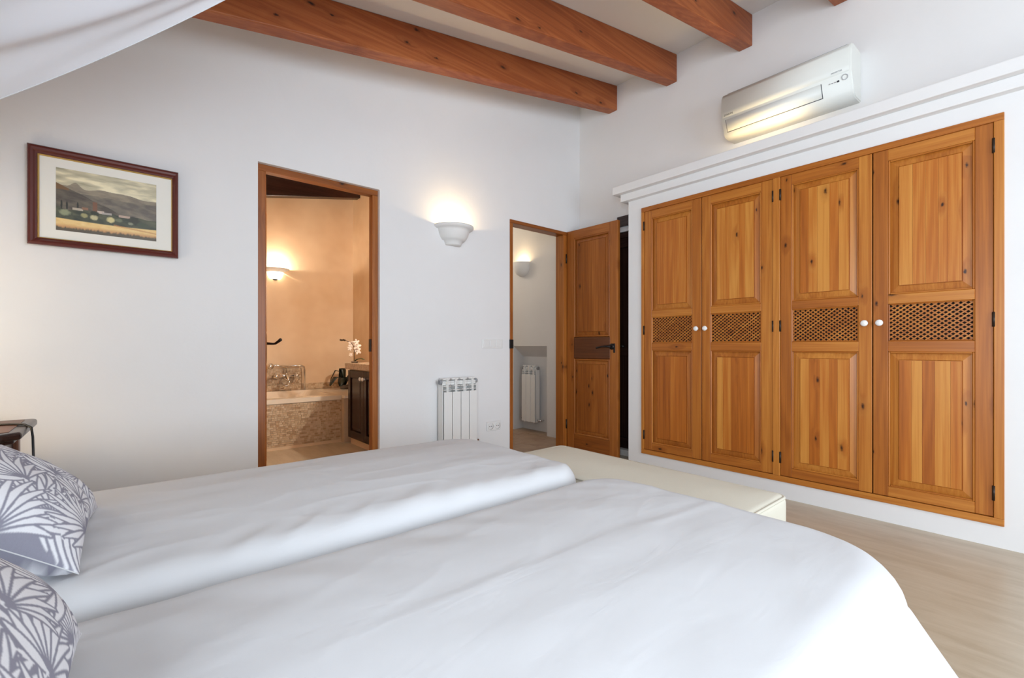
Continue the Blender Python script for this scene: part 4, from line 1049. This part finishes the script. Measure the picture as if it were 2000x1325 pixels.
# orchid
ox, oy, oz = 1.865, 4.74, .852
oc = thing('orchid', (ox, oy, oz), 'white orchid with thin dark stem on the stone countertop', 'plant')
lathe('pot', [(0, 0), (.03, 0), (.038, .012), (.034, .016), (0, .016)], (ox, oy, oz), 'ceramic_pot', oc, n=16)
stem = [(ox, oy, oz + .01), (ox, oy, oz + .10), (ox + .002, oy, oz + .16), (ox - .03, oy + .02, oz + .21), (ox - .08, oy + .05, oz + .235), (ox - .115, oy + .07, oz + .245)]
tube('stem', stem, [.0035, .0035, .003, .003, .0025, .002], 'stem_brown', oc, 6)
def flower(c, s, tilt):
    bm = bmesh.new(); c = Vector(c)
    for k in range(5):
        a = R(72 * k + tilt); d = Vector((math.cos(a) * .85, math.cos(a) * -.35, math.sin(a))).normalized(); side_ = d.cross(Vector((-.6, -.8, 0))).normalized(); nn = d.cross(side_)
        blob(bm, c + d * s * .6, (s * .62, s * .36, s * .07), 7, (d, side_, nn))
    blob(bm, c + Vector((-.3, -.5, 0)) * s * .3, (s * .2, s * .2, s * .2), 6)
    mk('flower', bm_mesh(bm, 'flower'), 'petal_white', oc, True)
for c, s, tl_ in (((ox + .02, oy - .01, oz + .175), .038, 10), ((ox + .03, oy, oz + .125), .036, 40), ((ox - .03, oy + .02, oz + .195), .030, 70), ((ox + .008, oy - .02, oz + .215), .030, 25), ((ox - .045, oy + .02, oz + .15), .022, 5), ((ox - .04, oy, oz + .085), .018, 50)): flower(c, s, tl_)
for k in range(4):
    bm = bmesh.new(); blob(bm, (ox - .085 - .012 * k, oy + .05 + .008 * k, oz + .236 + .004 * (k % 2)), (.009, .009, .011), 6); mk('bud', bm_mesh(bm, 'bud'), 'stem_brown', oc, True)
def leaf(name, pts, wd, mat, parent):
    bm = bmesh.new(); L_, R_ = [], []; pts = [Vector(p) for p in pts]; n = len(pts)
    for i, p in enumerate(pts):
        t = (pts[min(i + 1, n - 1)] - pts[max(0, i - 1)]).normalized(); sd = t.cross(Vector(EZ)).normalized(); ww = wd * math.sin(math.pi * (i + .35) / (n - .3)) ** .7
        L_.append((bm.verts.new(p - sd * ww), bm.verts.new(p + Vector((0, 0, .004))), bm.verts.new(p + sd * ww), bm.verts.new(p - Vector((0, 0, .004)))))
    for q, s in zip(L_, L_[1:]):
        for k in range(4): j = (k + 1) % 4; bm.faces.new((q[k], q[j], s[j], s[k]))
    bm.faces.new(L_[0][::-1]); bm.faces.new(L_[-1]); return mk(name, bm_mesh(bm, name), mat, parent, True)
leaf('leaf', [(ox, oy, oz + .015), (ox + .02, oy - .03, oz + .04), (ox + .04, oy - .08, oz + .045), (ox + .05, oy - .13, oz + .035)], .02, 'leaf_green', oc)
# dark plant on the tub ledge
px_, py_, pz_ = 2.10, 5.66, TZ + .003
pl = thing('potted_plant', (px_, py_, pz_), 'dark broad-leaved plant on the ledge at the end of the bathtub', 'plant')
lathe('pot', [(0, 0), (.05, 0), (.062, .05), (.055, .05), (0, .045)], (px_, py_, pz_), 'ceramic_pot', pl, n=16)
for k, (dx, dy, hh) in enumerate(((-.17, -.05, .10), (-.10, -.16, .09), (.02, -.18, .10), (-.13, .08, .17), (.10, -.08, .12), (-.02, .06, .19))):
    b = Vector((px_, py_, pz_ + .04)); leaf('leaf', [b, b + Vector((dx * .35, dy * .35, hh)), b + Vector((dx * .7, dy * .7, hh * 1.1)), b + Vector((dx, dy, hh * .55)), b + Vector((dx * 1.15, dy * 1.15, hh * .1))], .045, 'leaf_dark', pl)
tl2 = thing('tub_ledge', (2.05, 5.4, 0), 'tiled ledge between bathtub and bathroom wall', 'ledge')
box('shelf', (TX1 + .001, VY1 + .06, TZ - .03), (BR, BB - .013, TZ), 'tub_white', tl2, .004); box('support', (TX1 + .001, VY1 + .08, 0), (BR, BB - .013, TZ - .031), 'grout', tl2)
# added lamp to brighten the hall, out of sight beyond the doorway
pn = thing('pendant_lamp', (3.0, 5.0, 2.45), 'white globe pendant lamp hanging in the hall', 'lamp')
lathe('globe', [(0, 0), (.06, .012), (.105, .06), (.12, .12), (.105, .18), (.06, .228), (0, .24)], (3.0, 5.0, 2.45), 'lit_glass', pn)
tube('cord', [(3.0, 5.0, 2.69), (3.0, 5.0, zc(3.0) - .002)], .004, 'black_rubber', pn, 6)
lamp_light('pendant_lamp_light', (3.0, 4.95, 2.40), 10.5, (1, .90, .78), .12)
